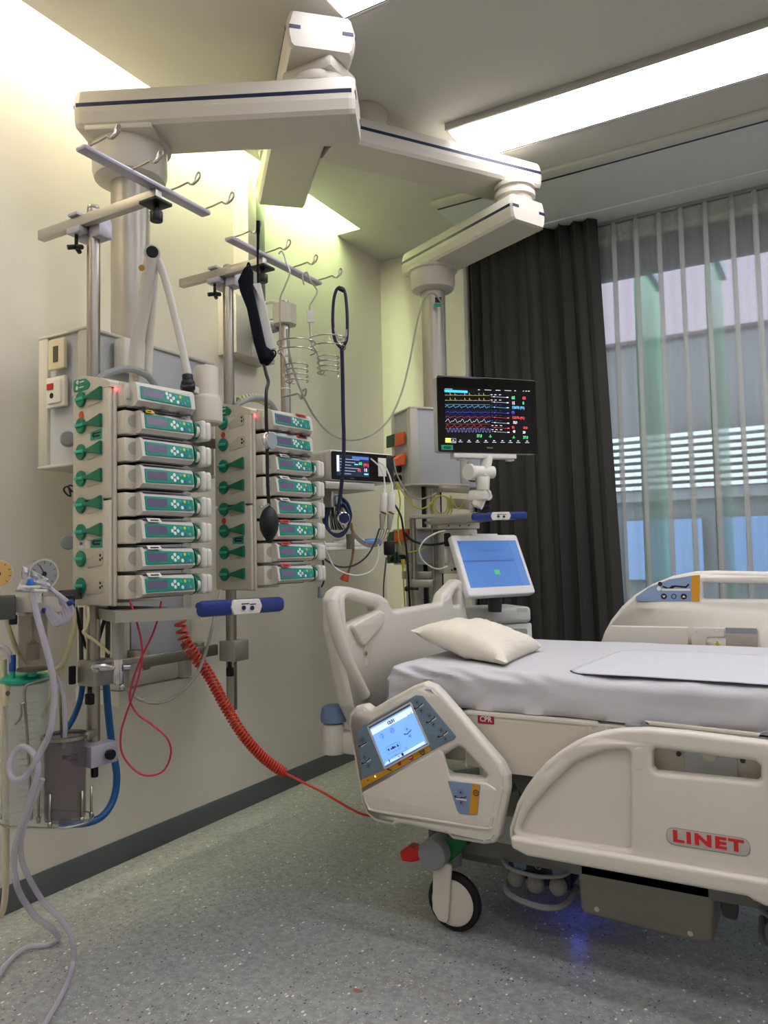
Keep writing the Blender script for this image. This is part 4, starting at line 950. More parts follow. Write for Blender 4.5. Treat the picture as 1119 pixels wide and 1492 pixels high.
build(MB(PH).plate([fillet(ph([(530, 942), (543, 939), (535, 972), (531, 972)]), .006)], .002, .0008, Mx.Translation((0, 0, .0005))), 'finger_recess', BEDW2, hb)
p = ph([(531, 952)])[0]; build(MB(PH).disc(p[0], p[1], .007, .0016, t=.006), 'recess_screw', CHROME, hb)
# lip along the near edge
build(MB().tube([(XH-.012, *ph([(489.5, 876)])[0]), (XH-.006, *ph([(490, 905)])[0]), (XH-.002, *ph([(505, 960)])[0]), (XH+.0, *ph([(530, 1013)])[0])], .022, 12), 'edge_lip', BEDW, hb)
# wall bumper roller
q = D(486, 1052, 2.5); 
build(MB().cyl(q-Z3*.10, q-Z3*.002, .036, .034, 20, bev=.006).box((q.x-.03, q.y-.0, q.z-.10), (q.x+.10, q.y+.05, q.z-.03), .012), 'bumper_post', BEDW, bed)
build(MB().lathe([(.030, 0), (.041, .002), (.043, .02), (.036, .050), (.022, .056), (.001, .057)], q, n=24), 'bumper_roller', mat('bumper_blue', '6d86a5', .45), bed, 'blue-grey bumper roller')
# --- mattress platform and chassis
pt = MB().box((-1.22, 2.075, .625), (.80, 2.925, .650), .006); build(pt, 'mattress_platform', BEDW2, bed)
cb = MB().prism([(-.93, .655), (-.56, .655), (-.545, .640), (.80, .640), (.80, .50), (-.55, .498), (-.80, .496), (-.93, .505)], 0, .03, planeY(2.07)); build(cb, 'side_beam', BEDW2, bed)
build(MB(planeY(2.0395)).box((-.93, .500, 0), (-.925, .655, .0015)).box((-.93, .648, 0), (-.50, .654, .003)), 'beam_edge', BEDW, bed)
build(MB().box((-1.02, 2.05, .51), (-.935, 2.08, .645), .006), 'beam_end', BEDW2, bed)
cx, cz_ = H(708, 1048, 'y', 2.039).x, H(708, 1048, 'y', 2.039).z
cpr = build(MB(planeY(2.0395)).plate([fillet([(cx-.0245, cz_-.0125), (cx+.0245, cz_-.0125), (cx+.0245, cz_+.0125), (cx-.0245, cz_+.0125)], .003)], .002, .0005, Mx.Translation((0, 0, .001))), 'cpr_sign', mat('cpr_red', 'a31a33', .4), bed, 'dark red sign')
build(MB(planeY(2.0395)).text('CPR', cx, cz_, .021, .0022, 0, .0003, sx=.95), 'cpr_lettering', STKW, cpr, 'white lettering')
ex, ez = H(885, 1062, 'y', 2.039).x, H(885, 1062, 'y', 2.039).z
build(MB(planeY(2.0398)).text('LINET', ex, ez-.002, .030, .0, 0, .0015, sx=1.25, ex=.0008), 'embossed_lettering', BEDW, bed)
build(MB().box((-.48, 2.030, .646), (-.30, 2.045, .662), .003), 'hinge_strip', GREYP, bed)
for a_, b_, c_ in ((-.43, .660, .012), (-.155, .654, .018)): build(MB().cyl((a_, 2.030, b_), (a_, 2.050, b_), c_, n=16), 'platform_hinge', GREYP, bed)
build(MB().bar((-.43, 2.036, .668), (-.10, 2.036, .660), .012, .010, .003), 'mattress_retainer', BEDW2, bed)
ch = MB().box((-1.12, 2.16, .205), (.75, 2.24, .275), .008); build(ch, 'chassis_beam', mat('beam_grey', '7c7a75', .5), bed)
build(MB().box((-1.12, 2.76, .205), (.75, 2.84, .275), .008), 'chassis_beam', mat('beam_grey', '7c7a75', .5), bed)
build(MB().box((-1.10, 2.2405, .21), (-1.0, 2.7595, .27), .008), 'cross_beam', DKGREY, bed)
build(MB().box((-.95, 2.10, .275), (-.72, 2.30, .36), .015), 'chassis_cover', mat('chassis_grey', 'aeaca5', .5), bed)
build(MB().box((-1.05, 2.22, .16), (-.72, 2.70, .27), .012), 'head_motor', mat('beam_grey', '7c7a75', .5), bed)
lc = MB().box((-.90, 2.35, .27), (-.72, 2.65, .625), .02); build(lc, 'lifting_column', mat('lift_grey', '6d6b67', .5), bed)
build(MB().box((.20, 2.35, .27), (.38, 2.65, .625), .02), 'lifting_column', MATS['lift_grey'], bed)
build(MB().cyl((-.82, 2.18, .42), (-.70, 2.20, .50), .045, n=18, bev=.01), 'actuator', GREYP, bed)
build(MB().bar((-1.0, 2.12, .545), (-.80, 2.12, .515), .03, .025, .006), 'red_lever', REDP, bed, 'red lever behind the control rail')
build(MB().cyl((-.92, 2.09, .60), (-.92, 2.09, .53), .022, n=14, bev=.006), 'cable_guide', BEDW2, bed)
bt = MB().plate([fillet([(-.655, .20), (-.65, .105), (-.34, .092), (-.31, .10), (-.305, .20), (-.305, .27), (-.655, .27)], .02)], .16, .012, planeY(2.24)); build(bt, 'battery_box', mat('battery_grey', '918d86', .5), bed, 'grey battery box')
for x, z in ((-.605, .125), (-.365, .113)): build(MB(planeY(2.1595)).disc(x, z, .007, 0), 'cover_screw', STKW, bed)
build(MB().plate([fillet([(-.295, .20), (-.29, .16), (-.255, .155), (-.25, .20), (-.258, .235), (-.288, .235)], .012)], .03, .005, planeY(2.2)), 'bracket', DKGREY, bed)
# foot switch units: hoop, ball pads and blue key plates
def footswitch(x, lit):
    y = 2.20; z = .16
    b = build(MB().box((x-.095, y-.02, z-.005), (x+.095, y+.09, z+.075), .012), 'foot_switch', mat('switch_dark', '20242c', .5), bed, 'dark foot switch unit')
    build(MB().tube([(x-.10, y+.03, z+.055), (x-.095, y-.045, z+.050), (x-.05, y-.085, z+.046), (x+.03, y-.09, z+.044), (x+.085, y-.055, z+.046), (x+.10, y+.02, z+.05)], .006, 8), 'guard_hoop', GREYP, b)
    build(MB().tube([(x-.10, y+.03, z+.0), (x-.095, y-.035, z-.03), (x-.05, y-.075, z-.035), (x+.03, y-.085, z-.04), (x+.08, y-.05, z-.038), (x+.10, y+.02, z-.01)], .009, 8), 'lower_hoop', GREYP, b)
    for k in (-1, 0, 1): build(MB().ball((x+k*.062, y-.035-.012*(k == 0), z+.004), .026), 'foot_pad', mat('foot_pad', '8b8982', .6), b)
    for k in (-1, 1): build(MB().add([(x+k*.058-.022, y-.0215, z+.070), (x+k*.058+.022, y-.0215, z+.070), (x+k*.058+.022, y-.0215, z+.028), (x+k*.058-.012, y-.0215, z+.010)], [(0, 3, 2, 1)]), 'key_plate', BEDBLUE2, b)
    build(MB(planeY(y-.0212)).ring(x, z+.045, .010, .0025, 0), 'power_mark', STKW, b)
footswitch(-.775, 1); footswitch(-.10, 0)
build(MB().box((-.80, 2.30, .10), (-.70, 2.32, .11)), 'night_light', mat('night_light', '202a60', .4), bed, 'small blue under-bed light')
nl = bpy.data.lights.new('night_light_lamp', 'POINT'); nl.energy = .03; nl.color = (.08, .12, 1); nl.shadow_soft_size = .02
no = bpy.data.objects.new('night_light_lamp', nl); COL.objects.link(no); no.location = (-.72, 2.36, .085)
# --- castors
def castor(x, y, front):
    sg = -1 if front else 1
    w = build(MB().lathe([(.062, -.014), (.078, -.013), (.0835, -.006), (.0835, .006), (.078, .013), (.062, .014)], (x, y, .0838), (0, 1, 0), 40), 'castor_wheel', RUB, bed, 'black rubber wheel')
    build(MB().lathe([(.001, 0), (.060, 0), (.066, .004), (.066, .006)], (x, y-.021, .0838), (0, 1, 0), 40), 'wheel_cover', BEDW, w, 'pale wheel cover')
    build(MB().plate([fillet([(x-.058, .06), (x-.052, .20), (x+.008, .20), (x-.006, .06), (x-.010, .028), (x-.04, .032)], .012)], .012, .004, planeY(y-.028)), 'castor_fork', BEDW, bed)
    build(MB().cyl((x-.022, y+.03, .175), (x-.022, y+.03, .26), .032, n=20), 'castor_stem', GREYP, bed)
for cxx, cyy in ((-1.012, 2.115), (-1.012, 2.885), (.62, 2.115), (.62, 2.885)): castor(cxx, cyy, cyy < 2.5)
hx, hz = H(628, 1247, 'y', 2.06).x, H(628, 1247, 'y', 2.06).z
build(MB().cyl((hx, 2.06, hz), (hx, 2.17, hz), .044, n=32, bev=.004), 'brake_hub', GREYP, bed, 'grey round brake hub')
build(MB().plate([fillet([(hx+.015, hz+.028), (hx+.085, hz+.062), (hx+.10, hz+.035), (hx+.035, hz-.03)], .004)], .04, .004, planeY(2.12)), 'brake_pedal_green', mat('pedal_green', '0c6a34', .4), bed, 'green pedal')
build(MB().plate([fillet([(hx-.03, hz+.015), (hx-.075, hz-.005), (hx-.10, hz-.002), (hx-.128, hz-.022), (hx-.122, hz-.050), (hx-.085, hz-.048), (hx-.03, hz-.025)], .010)], .045, .006, planeY(2.12)), 'brake_pedal_red', mat('pedal_red', 'cc2420', .35), bed, 'red brake pedal')

# ---------------------------------------------------------------- mattress with its sheet, pad, pillow
def rounded_slab(x0, x1, y0, y1, z0, z1, r, nx, ny, fn):
    """closed soft block: grid over a rounded box, pushed about by fn"""
    from mathutils import noise
    prof = []                                   # cross section in y, z starting bottom near edge
    m = 8
    prof += [(y0+.03, z0)]
    prof += [(y0, z0+(z1-r-z0)*k/4) for k in range(0, 5)]
    prof += [(y0+r-r*math.cos(PI/2*k/m), z1-r+r*math.sin(PI/2*k/m)) for k in range(1, m+1)]
    prof += [(y0+r+(y1-y0-2*r)*k/ny, z1) for k in range(1, ny)]
    prof += [(y1-r+r*math.sin(PI/2*k/m), z1-r+r*math.cos(PI/2*k/m)) for k in range(0, m+1)]
    prof += [(y1, z0+(z1-r-z0)*k/4) for k in range(3, -1, -1)]+[(y1-.03, z0)]
    yc, zc = (y0+y1)/2, z0
    P = len(prof); vs = []; fs = []; rows = []
    for i in range(nx+1):
        t = i/nx; x = x0+(x1-x0)*t
        e = min(x-x0, x1-x); s = 1 if e >= r else math.sqrt(max(0, 1-((r-e)/r)**2))
        for (y, z) in prof:
            zz = z0+(z-z0)*(1-.9*(1-s)) if z > z1-r*1.01 else z
            yy = y+(yc-y)*.03*(1-s)
            zz = min(zz, z0+(z1-z0)*(.12+.88*s)) 
            p = V((x, yy, zz)); vs.append(p+fn(p, y, z))
    for i in range(nx):
        for k in range(P-1): fs.append((i*P+k, i*P+k+1, (i+1)*P+k+1, (i+1)*P+k))
    fs.append(tuple(range(P))[::-1]); fs.append(tuple(range(nx*P, (nx+1)*P)))
    return vs, fs
from mathutils import noise
def sheet_fn(p, y, z):
    d = V((0, 0, 0))
    if y < 2.12:        # near side: tension wrinkles fanning from the head-end corner, and soft ripples
        a = math.exp(-((p.x+1.19)/.42)**2)
        u = (p.z-.66)*1.0+(p.x+1.19)*.22
        w = a*.007*math.sin(u*210+4*noise.noise(V((p.x*7, 0, p.z*9))))
        w += 0.009*noise.noise(V((p.x*5, 1, p.z*22)))+.004*noise.noise(V((p.x*14, 3, p.z*30)))
        d.y = -w*1.1-.008*math.sin((p.z-.65)/.12*PI)
        if p.z > .74: d.z = w*.5
    else:
        if p.z > .72: d.z = .0025*noise.noise(V((p.x*4, p.y*4, 0)))+.0012*noise.noise(V((p.x*14, p.y*9, 2)))
    return d
sheetm = noise_bump(mat('white_sheet', 'cbcad0', .85, spec=.2), 700, .2, .0006, 3, (1, 1, .35))
vs, fs = rounded_slab(-1.205, .78, 2.068, 2.932, .657, .768, .032, 150, 18, sheet_fn)
mt = thing('mattress', 'white sheeted mattress lying on the hospital bed', 'mattress', (-.2, 2.5, .656))
build(MB().box((-1.19, 2.10, .656), (.76, 2.90, .72), .02), 'foam_core', mat('foam', 'c9c8cc', .8), mt)
build(MB().add(vs, fs, 0, True), 'fitted_sheet', sheetm, mt, 'white wrinkled fitted sheet', auto=80)
# absorbent pad
padm = noise_bump(mat('pad_white', 'd0d0d8', .85, spec=.2), 260, .4, .001, 3, (1, .5, 1))
ol = fillet([(-.648, 2.095), (.35, 2.075), (.35, 2.66), (-.60, 2.66)], .05, 6)
pd = thing('bed_pad', 'white quilted pad with a dark edge lying on the sheet', 'bed pad', (-.15, 2.38, .77))
N = 60; vs = []; fs = []
xs = [-.648+i*(.998/N) for i in range(N+1)]; ys = [2.092+j*(.56/24) for j in range(25)]
def padz(x, y): return .7725+.0016*noise.noise(V((x*9, y*9, 4)))+.0012*noise.noise(V((x*25, y*20, 4)))
for x in xs:
    for y in ys:
        tt = (x+.648)/.998; yy = y-.02*tt
        if x < -.60: 
            k = (-.60-x)/.048; yy = yy+(2.37-yy)*.17*k*k
        vs.append((x+.025*((y-2.092)/.56), yy, padz(x, y)))
for i in range(N):
    for j in range(24): fs.append((i*25+j, (i+1)*25+j, (i+1)*25+j+1, i*25+j+1))
o = build(MB().add(vs, fs, 0, True), 'quilted_face', padm, pd, auto=80)
sm = o.modifiers.new('thick', 'SOLIDIFY'); sm.thickness = .002; sm.offset = 1
edge = [vs[i*25] for i in range(0, N+1, 3)]
build(MB().tube([V(p)-V((0, .0015, .0006)) for p in edge], .0019, 6, smooth=2), 'edge_binding', mat('pad_edge', '2b2f3a', .7), pd, 'dark edge of the pad')
# pillow: four pulled-out corners, full middle
def pillow(corners, thick, n=26):
    vs = []; fs = []; a, b, c, d = [V(p) for p in corners]
    for s in (1, -1):
        for i in range(n+1):
            for j in range(n+1):
                u, v = i/n, j/n; p = (a*(1-u)+b*u)*(1-v)+(d*(1-u)+c*u)*v
                eu, ev = 4*u*(1-u), 4*v*(1-v)
                inx = .045*(1-eu)*ev*0; h = (eu**.42)*(ev**.42)
                ctr = (a+b+c+d)/4; pull = (ctr-p)*(.08*((1-ev)*eu+(1-eu)*ev))
                w = .009*noise.noise(V((u*5, v*5, s*2)))*h+.007*noise.noise(V((u*16, v*5, 3+s)))*h**.5
                q = p+pull; q.z += s*(thick[0] if s > 0 else thick[1])*h+s*w
                vs.append(q)
    m = (n+1)**2
    for s in (0, 1):
        for i in range(n):
            for j in range(n):
                f = (s*m+i*(n+1)+j, s*m+(i+1)*(n+1)+j, s*m+(i+1)*(n+1)+j+1, s*m+i*(n+1)+j+1); fs.append(f if s == 0 else f[::-1])
    return vs, fs
pilm = mat('pillow_case', 'e6e0d2', .85, spec=.2)
nt = pilm.node_tree; tc = nt.nodes.new('ShaderNodeTexCoord'); wv = nt.nodes.new('ShaderNodeTexWave'); wv.inputs['Scale'].default_value = 34; wv.inputs['Distortion'].default_value = .4; wv.bands_direction = 'X'
mx = nt.nodes.new('ShaderNodeMix'); mx.data_type = 'RGBA'; mx.inputs['A'].default_value = (*hexc('e8e2d4'), 1); mx.inputs['B'].default_value = (*hexc('e2dccd'), 1)
nt.links.new(tc.outputs['Object'], wv.inputs['Vector']); nt.links.new(wv.outputs['Fac'], mx.inputs['Factor']); nt.links.new(mx.outputs['Result'], nt.nodes['Principled BSDF'].inputs['Base Color'])
zc = .800
A = H(597, 919, 'z', .835); B = H(742, 962, 'z', .775); Cc = H(790, 940, 'z', .785); Dd = H(655, 905, 'z', .80)
A = V((-1.225, 2.27, .853)); B = V((-.835, 2.13, .785)); Cc = V((-.865, 2.55, .785)); Dd = V((-1.21, 2.72, .815))
vs, fs = pillow((A, B, Cc, Dd), (.066, .055))
plw = thing('pillow', 'plump cream pillow at the head of the bed', 'pillow', (-1.03, 2.5, .77))
vs = [V((p.x, p.y, max(p.z, .7712))) for p in vs]
build(MB().add(vs, fs, 0, True), 'pillowcase', pilm, plw, auto=80)
# ================================================================ MONITORS AND VENTILATOR
def facing(o, az, tilt=0):
    """basis for an upright screen whose normal points along plan azimuth az (degrees from +x), tilted back"""
    n = V((math.cos(R(az)), math.sin(R(az)), 0)); u = Z3.cross(n); v = Z3*math.cos(R(tilt))-n*math.sin(R(tilt)); w = n*math.cos(R(tilt))+Z3*math.sin(R(tilt))
    return basis(o, u, v, w)
def emat(name, c, e=.9): return mat(name, c, .4, emit=e*.36)
SBK = mat('screen_black', '07080f', .18, emit=.02, ecol='101428')
GRN, RED_, CYN, WHT, BLU, YEL, NBLU = emat('trace_green', '4fe87a'), emat('trace_red', 'e04a50'), emat('trace_cyan', '6fc6f5'), emat('trace_white', 'dfe3e8'), emat('trace_blue', '3f49e8', 1.2), emat('trace_yellow', 'e8dc5a'), emat('trace_navy', '2a2f86', .6)
# --- big patient monitor
mo = D(711, 605, 3.18)
MM = facing(mo, -43)
w, h = .445, .312
pm = thing('patient_monitor', 'wide black patient monitor with coloured traces, in front of the charcoal curtain', 'monitor', mo)
build(MB(MM).plate([fillet([(-w/2, -h/2), (w/2, -h/2), (w/2, h/2), (-w/2, h/2)], .012)], .045, .006, Mx.Translation((0, 0, -.026))), 'casing', mat('casing_grey', 'b8b8b4', .4), pm)
bzl = build(MB(MM).plate([fillet([(-w/2, -h/2), (w/2, -h/2), (w/2, h/2), (-w/2, h/2)], .012)], .008, .003), 'glass_front', mat('gloss_black', '060607', .08), pm, 'glossy black front')
def U(px_, py_):                    # zoomed-photo pixel of the screen -> local u, v
    tl, tr, bl, br = (20, 45), (1072, 90), (18, 800), (1058, 808)
    v = (py_-60)/745; u = (px_-18)/1050
    sk = .045*(1-v)-.0
    return (-w/2+u*w, h/2-((py_-45-45*u*(1-v)-8*u*v)/755)*h)
def scr_rect(a, b, m_, nm, par, z=.0042): (x0, y0), (x1, y1) = U(*a), U(*b); return build(MB(MM).rect(x0, y1, x1, y0, z, t=.0004), nm, m_, par)
sc = scr_rect((90, 160), (1005, 715), SBK, 'screen', pm)
Zs = .0050
(x0, y0), (x1, y1) = U(92, 190), U(330, 222); build(MB(MM).rect(x0, y1, x1, y0, Zs, t=.0002), 'name_bar', emat('bar_cyan', '2fb8f2'), sc)
def trace(nm, m_, base, f, x0=95, x1=560, n=90, wd=.0008):
    pts = [U(x0+(x1-x0)*k/n, base+f(k/n)) for k in range(n+1)]; return build(MB(MM).line(pts, wd, Zs), nm, m_, sc)
def ecg(t): p = (t*9.3) % 1; return -26 if .06 < p < .09 else (-6 if .3 < p < .4 else 0)
trace('ecg_trace', emat('trace_olive', 'c8c878', .6), 245, ecg, n=180); trace('ecg_trace', emat('trace_olive', 'c8c878', .6), 295, ecg, n=180)
def pw(a, f): return lambda t: -a*max(0, math.sin(2*PI*f*t))**.6+a*.35*math.sin(4*PI*f*t)
trace('pressure_trace', CYN, 362, pw(16, 7.2)); trace('pressure_trace', BLU, 415, pw(7, 6)); trace('pressure_trace', mat('trace_dark_red', '9c2e34', .4, emit=.7), 462, pw(12, 6.5)); trace('pleth_trace', WHT, 505, pw(22, 6.2)); trace('pressure_trace', mat('trace_dark_red', '9c2e34'), 560, pw(24, 6.1), x1=510)
trace('airway_trace', emat('trace_lilac', '9aa0e0', .7), 604, lambda t: -34 if (t*13) % 1 < .52 else 0, n=150)
for y, m_ in ((335, CYN), (390, NBLU), (402, NBLU), (434, NBLU), (448, NBLU), (475, NBLU), (525, mat('trace_dark_red', '9c2e34')), (582, NBLU)):
    build(MB(MM).line([U(95, y), U(560, y)], .0006, Zs), 'scale_line', m_, sc)
for k, y in enumerate((250, 302, 352, 405, 452, 503, 552, 592)):
    m = MB(MM); m.line([U(575, y+4), U(760, y+14)], .0007, Zs); (a0, b0), (a1, b1) = U(740, y+6), U(762, y+16); m.rect(a0, b1, a1, b0, Zs, t=.0002)
    (a0, b0), (a1, b1) = U(605, y+1), U(612, y+11); m.rect(a0, b1, a1, b0, Zs, t=.0002); build(m, 'trend_line', (WHT, WHT, CYN, BLU, RED_, WHT, RED_, WHT)[k], sc)
    m = MB(MM)
    for a, b in ((570, 592), (612, 634), (660, 684)): (a0, b0), (a1, b1) = U(a, y-16), U(b, y-11); m.rect(a0, b1, a1, b0, Zs, t=.0002)
    build(m, 'trend_scale', NBLU if k in (2, 3, 4, 5) else WHT, sc)
def num(t, x, y, s, m_, al='LEFT', sx=.8): p = U(x, y); build(MB(MM).text(t, p[0], p[1], s, Zs, 0, .0002, al, sx), 'numeral', m_, sc)
num('60', 795, 265, .019, GRN); num('60', 912, 268, .019, RED_); num('15', 795, 317, .018, WHT); num('0', 912, 318, .018, GRN)
num('120/70 (91)', 795, 360, .015, CYN, sx=.82); num('(9)', 790, 408, .015, BLU); num('120/70 (91)', 792, 460, .015, RED_, sx=.82); num('75/?', 802, 508, .015, WHT)
num('95', 788, 556, .015, RED_); num('10.0', 908, 558, .015, RED_); num('40', 796, 595, .015, WHT); num('20', 904, 602, .015, WHT)
num('37.0', 412, 642, .017, GRN); num('-?-', 540, 645, .017, GRN); num('-?-', 790, 652, .017, GRN); num('37.0', 905, 652, .017, GRN)
(a0, b0), (a1, b1) = U(88, 665), U(142, 710); build(MB(MM).rect(a0, b1, a1, b0, Zs, t=.0002), 'alarm_key', YEL, sc)
(a0, b0), (a1, b1) = U(144, 668), U(195, 712); build(MB(MM).line([(a0, b0), (a1, b0), (a1, b1), (a0, b1), (a0, b0)], .0008, Zs), 'key_outline', WHT, sc)
m = MB(MM)
for x in (170, 243, 332, 420, 508, 596, 684, 768, 852, 950): 
    (a0, b0), (a1, b1) = U(x-10, 682), U(x+8, 690); m.rect(a0, b1, a1, b0, Zs, t=.0002); (a0, b0), (a1, b1) = U(x-22, 699), U(x+22, 704); m.rect(a0, b1, a1, b0, Zs, t=.0002)
for x, d in ((135, 40), (450, 10), (545, 36), (652, 26), (758, 36), (836, 8), (926, 5), (956, 8), (985, 10)): (a0, b0), (a1, b1) = U(x-d, 179+(x-90)*.018), U(x+d, 186+(x-90)*.018); m.rect(a0, b1, a1, b0, Zs, t=.0002)
build(m, 'menu_text', mat('menu_grey', 'a9adb8', .4, emit=.5), sc)
p = U(550, 757); build(MB(MM).text('PHILIPS', p[0], p[1], .0085, .0042, 0, .0002), 'maker_lettering', mat('maker_grey', '8b8c90', .4), bzl)
(a0, b0), (a1, b1) = U(46, 732), U(164, 782); lb = build(MB(MM).rect(a0, b1, a1, b0, .0041), 'device_label', STKG, bzl, 'green device label')
p = U(105, 757); build(MB(MM).poly([(p[0]-.018, p[1]), (p[0]-.010, p[1]+.004), (p[0]-.010, p[1]-.004)], .0052).rect(p[0]-.012, p[1]+.001, p[0]+.016, p[1]+.004, .0049).rect(p[0]-.008, p[1]-.005, p[0]+.016, p[1]-.001, .0049), 'label_mark', INK, lb)
# bracket, swivel joint, post
br = MB(MM).box((-.155, -h/2-.022, -.045), (.125, -h/2-.0005, .0), .004).box((-.13, -h/2-.03, -.04), (-.10, -h/2-.022, -.01), .003).box((.09, -h/2-.03, -.04), (.12, -h/2-.022, -.01), .003)
build(br, 'mount_plate', PLW, pm)
jn = D(703, 688, 3.17)
build(MB().cyl(jn-MM.to_3x3().col[0]*.052, jn+MM.to_3x3().col[0]*.052, .026, n=24, bev=.006), 'tilt_joint', PLW, pm)
build(MB().cyl(jn-MM.to_3x3().col[0]*.060-V((0, .01, 0)), jn-MM.to_3x3().col[0]*.053, .034, n=24, bev=.004), 'tilt_disc', PLW, pm)
build(MB().cyl(jn-Z3*.075, jn-Z3*.02, .026, .030, n=20, bev=.004).box((jn.x-.06, jn.y-.02, jn.z-.115), (jn.x+.02, jn.y+.05, jn.z-.072), .010), 'swivel_post', PLW, pm)
q = D(690, 738, 3.17)
build(MB().bar(q+V((-.0, .02, 0)), jn-Z3*.10+V((-.02, .02, 0)), .05, .05, .010), 'support_arm', PLW, pm)
build(MB().cyl(D(695, 752, 3.22), D(714, 738, 3.2), .012, n=12, bev=.003), 'lock_lever', BLACK, pm)
build(MB().bar(jn-Z3*.02+MM.to_3x3().col[1]*.0, mo-MM.to_3x3().col[1]*.168-MM.to_3x3().col[2]*.02, .05, .03, .006), 'neck', PLW, pm)
cable('monitor_cable', 'blue cable hanging from the big monitor mount', 'cable', [(682, 675, 3.18), (679, 690, 3.17), (684, 700, 3.16), (693, 701, 3.16)], .0035, DKC)
cable('monitor_cable', 'white cable loop under the big monitor joint', 'cable', [(706, 702, 3.18), (712, 714, 3.16), (716, 724, 3.16), (711, 727, 3.16), (708, 718, 3.16), (706, 730, 3.16), (701, 742, 3.16)], .004, WHC)
# --- ventilator
vz = 3.30
vt = thing('ventilator', 'white ventilator with a tilted blue touchscreen, standing behind the pillow', 'ventilator', (D(732, 1000, 3.55).x, D(732, 1000, 3.55).y, 0))
so = D(720, 822, 3.30); VS = facing(so, -28, 24)
w2, h2 = .365, .282
build(MB(VS).plate([fillet([(-w2/2, -h2/2), (w2/2, -h2/2), (w2/2, h2/2), (-w2/2, h2/2)], .016)], .035, .008, Mx.Translation((0, 0, -.0175)), seg=3), 'display_housing', mat('vent_white', 'eeeeec', .35), vt, 'white display frame')
build(MB(VS).box((-.07, h2/2-.01, -.03), (.08, h2/2+.008, -.006), .004), 'top_handle', MATS['vent_white'], vt)
VBL = mat('vent_screen', '4f76b4', .25, emit=.12, ecol='5f8ad4')
vs_ = build(MB(VS).rect(-w2/2+.020, -h2/2+.038, w2/2-.020, h2/2-.030, .0004), 'touchscreen', VBL, vt, 'plain blue touchscreen')
m = MB(VS).rect(-.07, .066, .055, .068, .0014).rect(-.045, .060, .03, .062, .0014).rect(-.03, -.01, .02, -.009, .0014).rect(-.16, .012, .115, .020, .0012); build(m, 'screen_text', mat('vent_screen_dark', '476bab', .3, emit=.10), vs_)
build(MB(VS).rect(.120, -h2/2+.04, .160, h2/2-.032, .0012), 'side_menu', mat('vent_screen_light', '5a80bf', .3, emit=.13), vs_)
build(MB(VS).rect(-.012, -.048, .016, -.026, .0014), 'confirm_key', mat('vent_green', '3f8f5a', .3, emit=.4), vs_, 'green confirm key')
build(MB(VS).rect(-.155, h2/2-.042, -.148, h2/2-.038, .0014), 'corner_icon', INK, vs_)
bo = D(705, 905, 3.48); BMX = facing(V((bo.x, bo.y, 0)), -43); zt = D(700, 888, 3.48).z
body = MB(BMX).box((-.10, .62, -.34), (.27, zt-.10, -.0), .02).box((-.11, zt-.075, -.36), (.235, zt+.004, .010), .018)
build(MB(BMX).box((-.075, zt-.068, -.24), (.235, zt+.004, .010), .018, seg=3), 'top_cover', MATS['vent_white'], vt)
build(MB(BMX).box((-.10, zt-.40, -.22), (.245, zt-.0705, -.004), .012), 'body', MATS['vent_white'], vt)
build(MB(BMX).plate([fillet([(-.02, zt-.30), (.215, zt-.30), (.215, zt-.095), (-.02, zt-.085)], .012)], .006, .002, Mx.Translation((0, 0, -.002))), 'front_recess', mat('vent_recess', 'a9a8a2', .5), vt)
build(MB(BMX).text('elisa 800', -.025, zt-.045, .013, .0105, 0, .0001), 'maker_lettering', GREYP, vt)
build(MB(BMX).rect(.16, zt-.018, .215, zt-.001, .0106).rect(.172, zt-.012, .20, zt-.007, .0114), 'device_label', [STKW], vt)
for x in (.075, .17): build(MB(BMX).cyl((x, zt-.115, 0), (x, zt-.115, .018), .009, n=12, bev=.002), 'gas_port', CHROME, vt)
build(MB(BMX).cyl((.06, .08, -.11), (.06, zt-.39, -.11), .05, n=24), 'stand_column', PLW, vt)
build(MB(BMX).box((-.10, .05, -.24), (.28, .09, .04), .015), 'stand_base', DKGREY, vt)
for x in (-.07, .25):
    for z in (-.20, .0): build(MB(BMX).cyl((x-.012, .035, z), (x+.012, .035, z), .034, n=18), 'castor', RUB, vt)
nk = D(726, 872, 3.40); build(MB().cyl((nk.x-.03, nk.y+.03, zt-.01), (nk.x-.03, nk.y+.04, zt+.09), .03, .035, n=18, bev=.005), 'display_neck', DKGREY, vt)
build(MB().bar((nk.x-.03, nk.y+.04, zt+.07), so-V((0, 0, .05))+V((-.05, .02, 0)), .06, .03, .006), 'display_arm', DKGREY, vt)
build(MB(BMX).cyl((-.075, zt-.06, -.02), (-.11, zt-.06, -.02), .036, n=20, bev=.008), 'side_inlet', PLW, vt)
# --- white equipment module on the pendant rail, with its black plug
em = D(664, 800, 3.34); EM = facing(em, -50)
ew = thing('equipment_module', 'upright white equipment module with a black plug, left of the ventilator screen', 'medical device', em)
build(MB(EM).box((-.055, -.105, -.10), (.10, .085, 0), .006), 'housing', PLW, ew)
build(MB(EM).box((-.08, .087, -.08), (.11, .115, .004), .004), 'rail_plate', BEDW2, ew)
for x in (-.03, .02, .06): build(MB(EM).disc(x, .101, .004, .0042), 'plate_screw', DKGREY, ew)
build(MB(EM).plate([fillet([(-.052, .012), (-.024, .012), (-.024, .070), (-.052, .070)], .008)], .014, .003, Mx.Translation((0, 0, .007))), 'plug', BLACK, ew, 'black plug')
build(MB(EM).rect(-.016, .048, .012, .060, .0005), 'blue_label', mat('label_blue', '2b4f8a', .5), ew); build(MB(EM).rect(.018, .014, .035, .035, .0005), 'red_label', STKR, ew)
build(MB(EM).disc(-.005, -.008, .003, .0005).rect(.010, -.03, .014, -.026, .0005).rect(-.012, -.092, .002, -.080, .0005).disc(-.02, -.09, .004, .0005), 'port_mark', INK, ew)
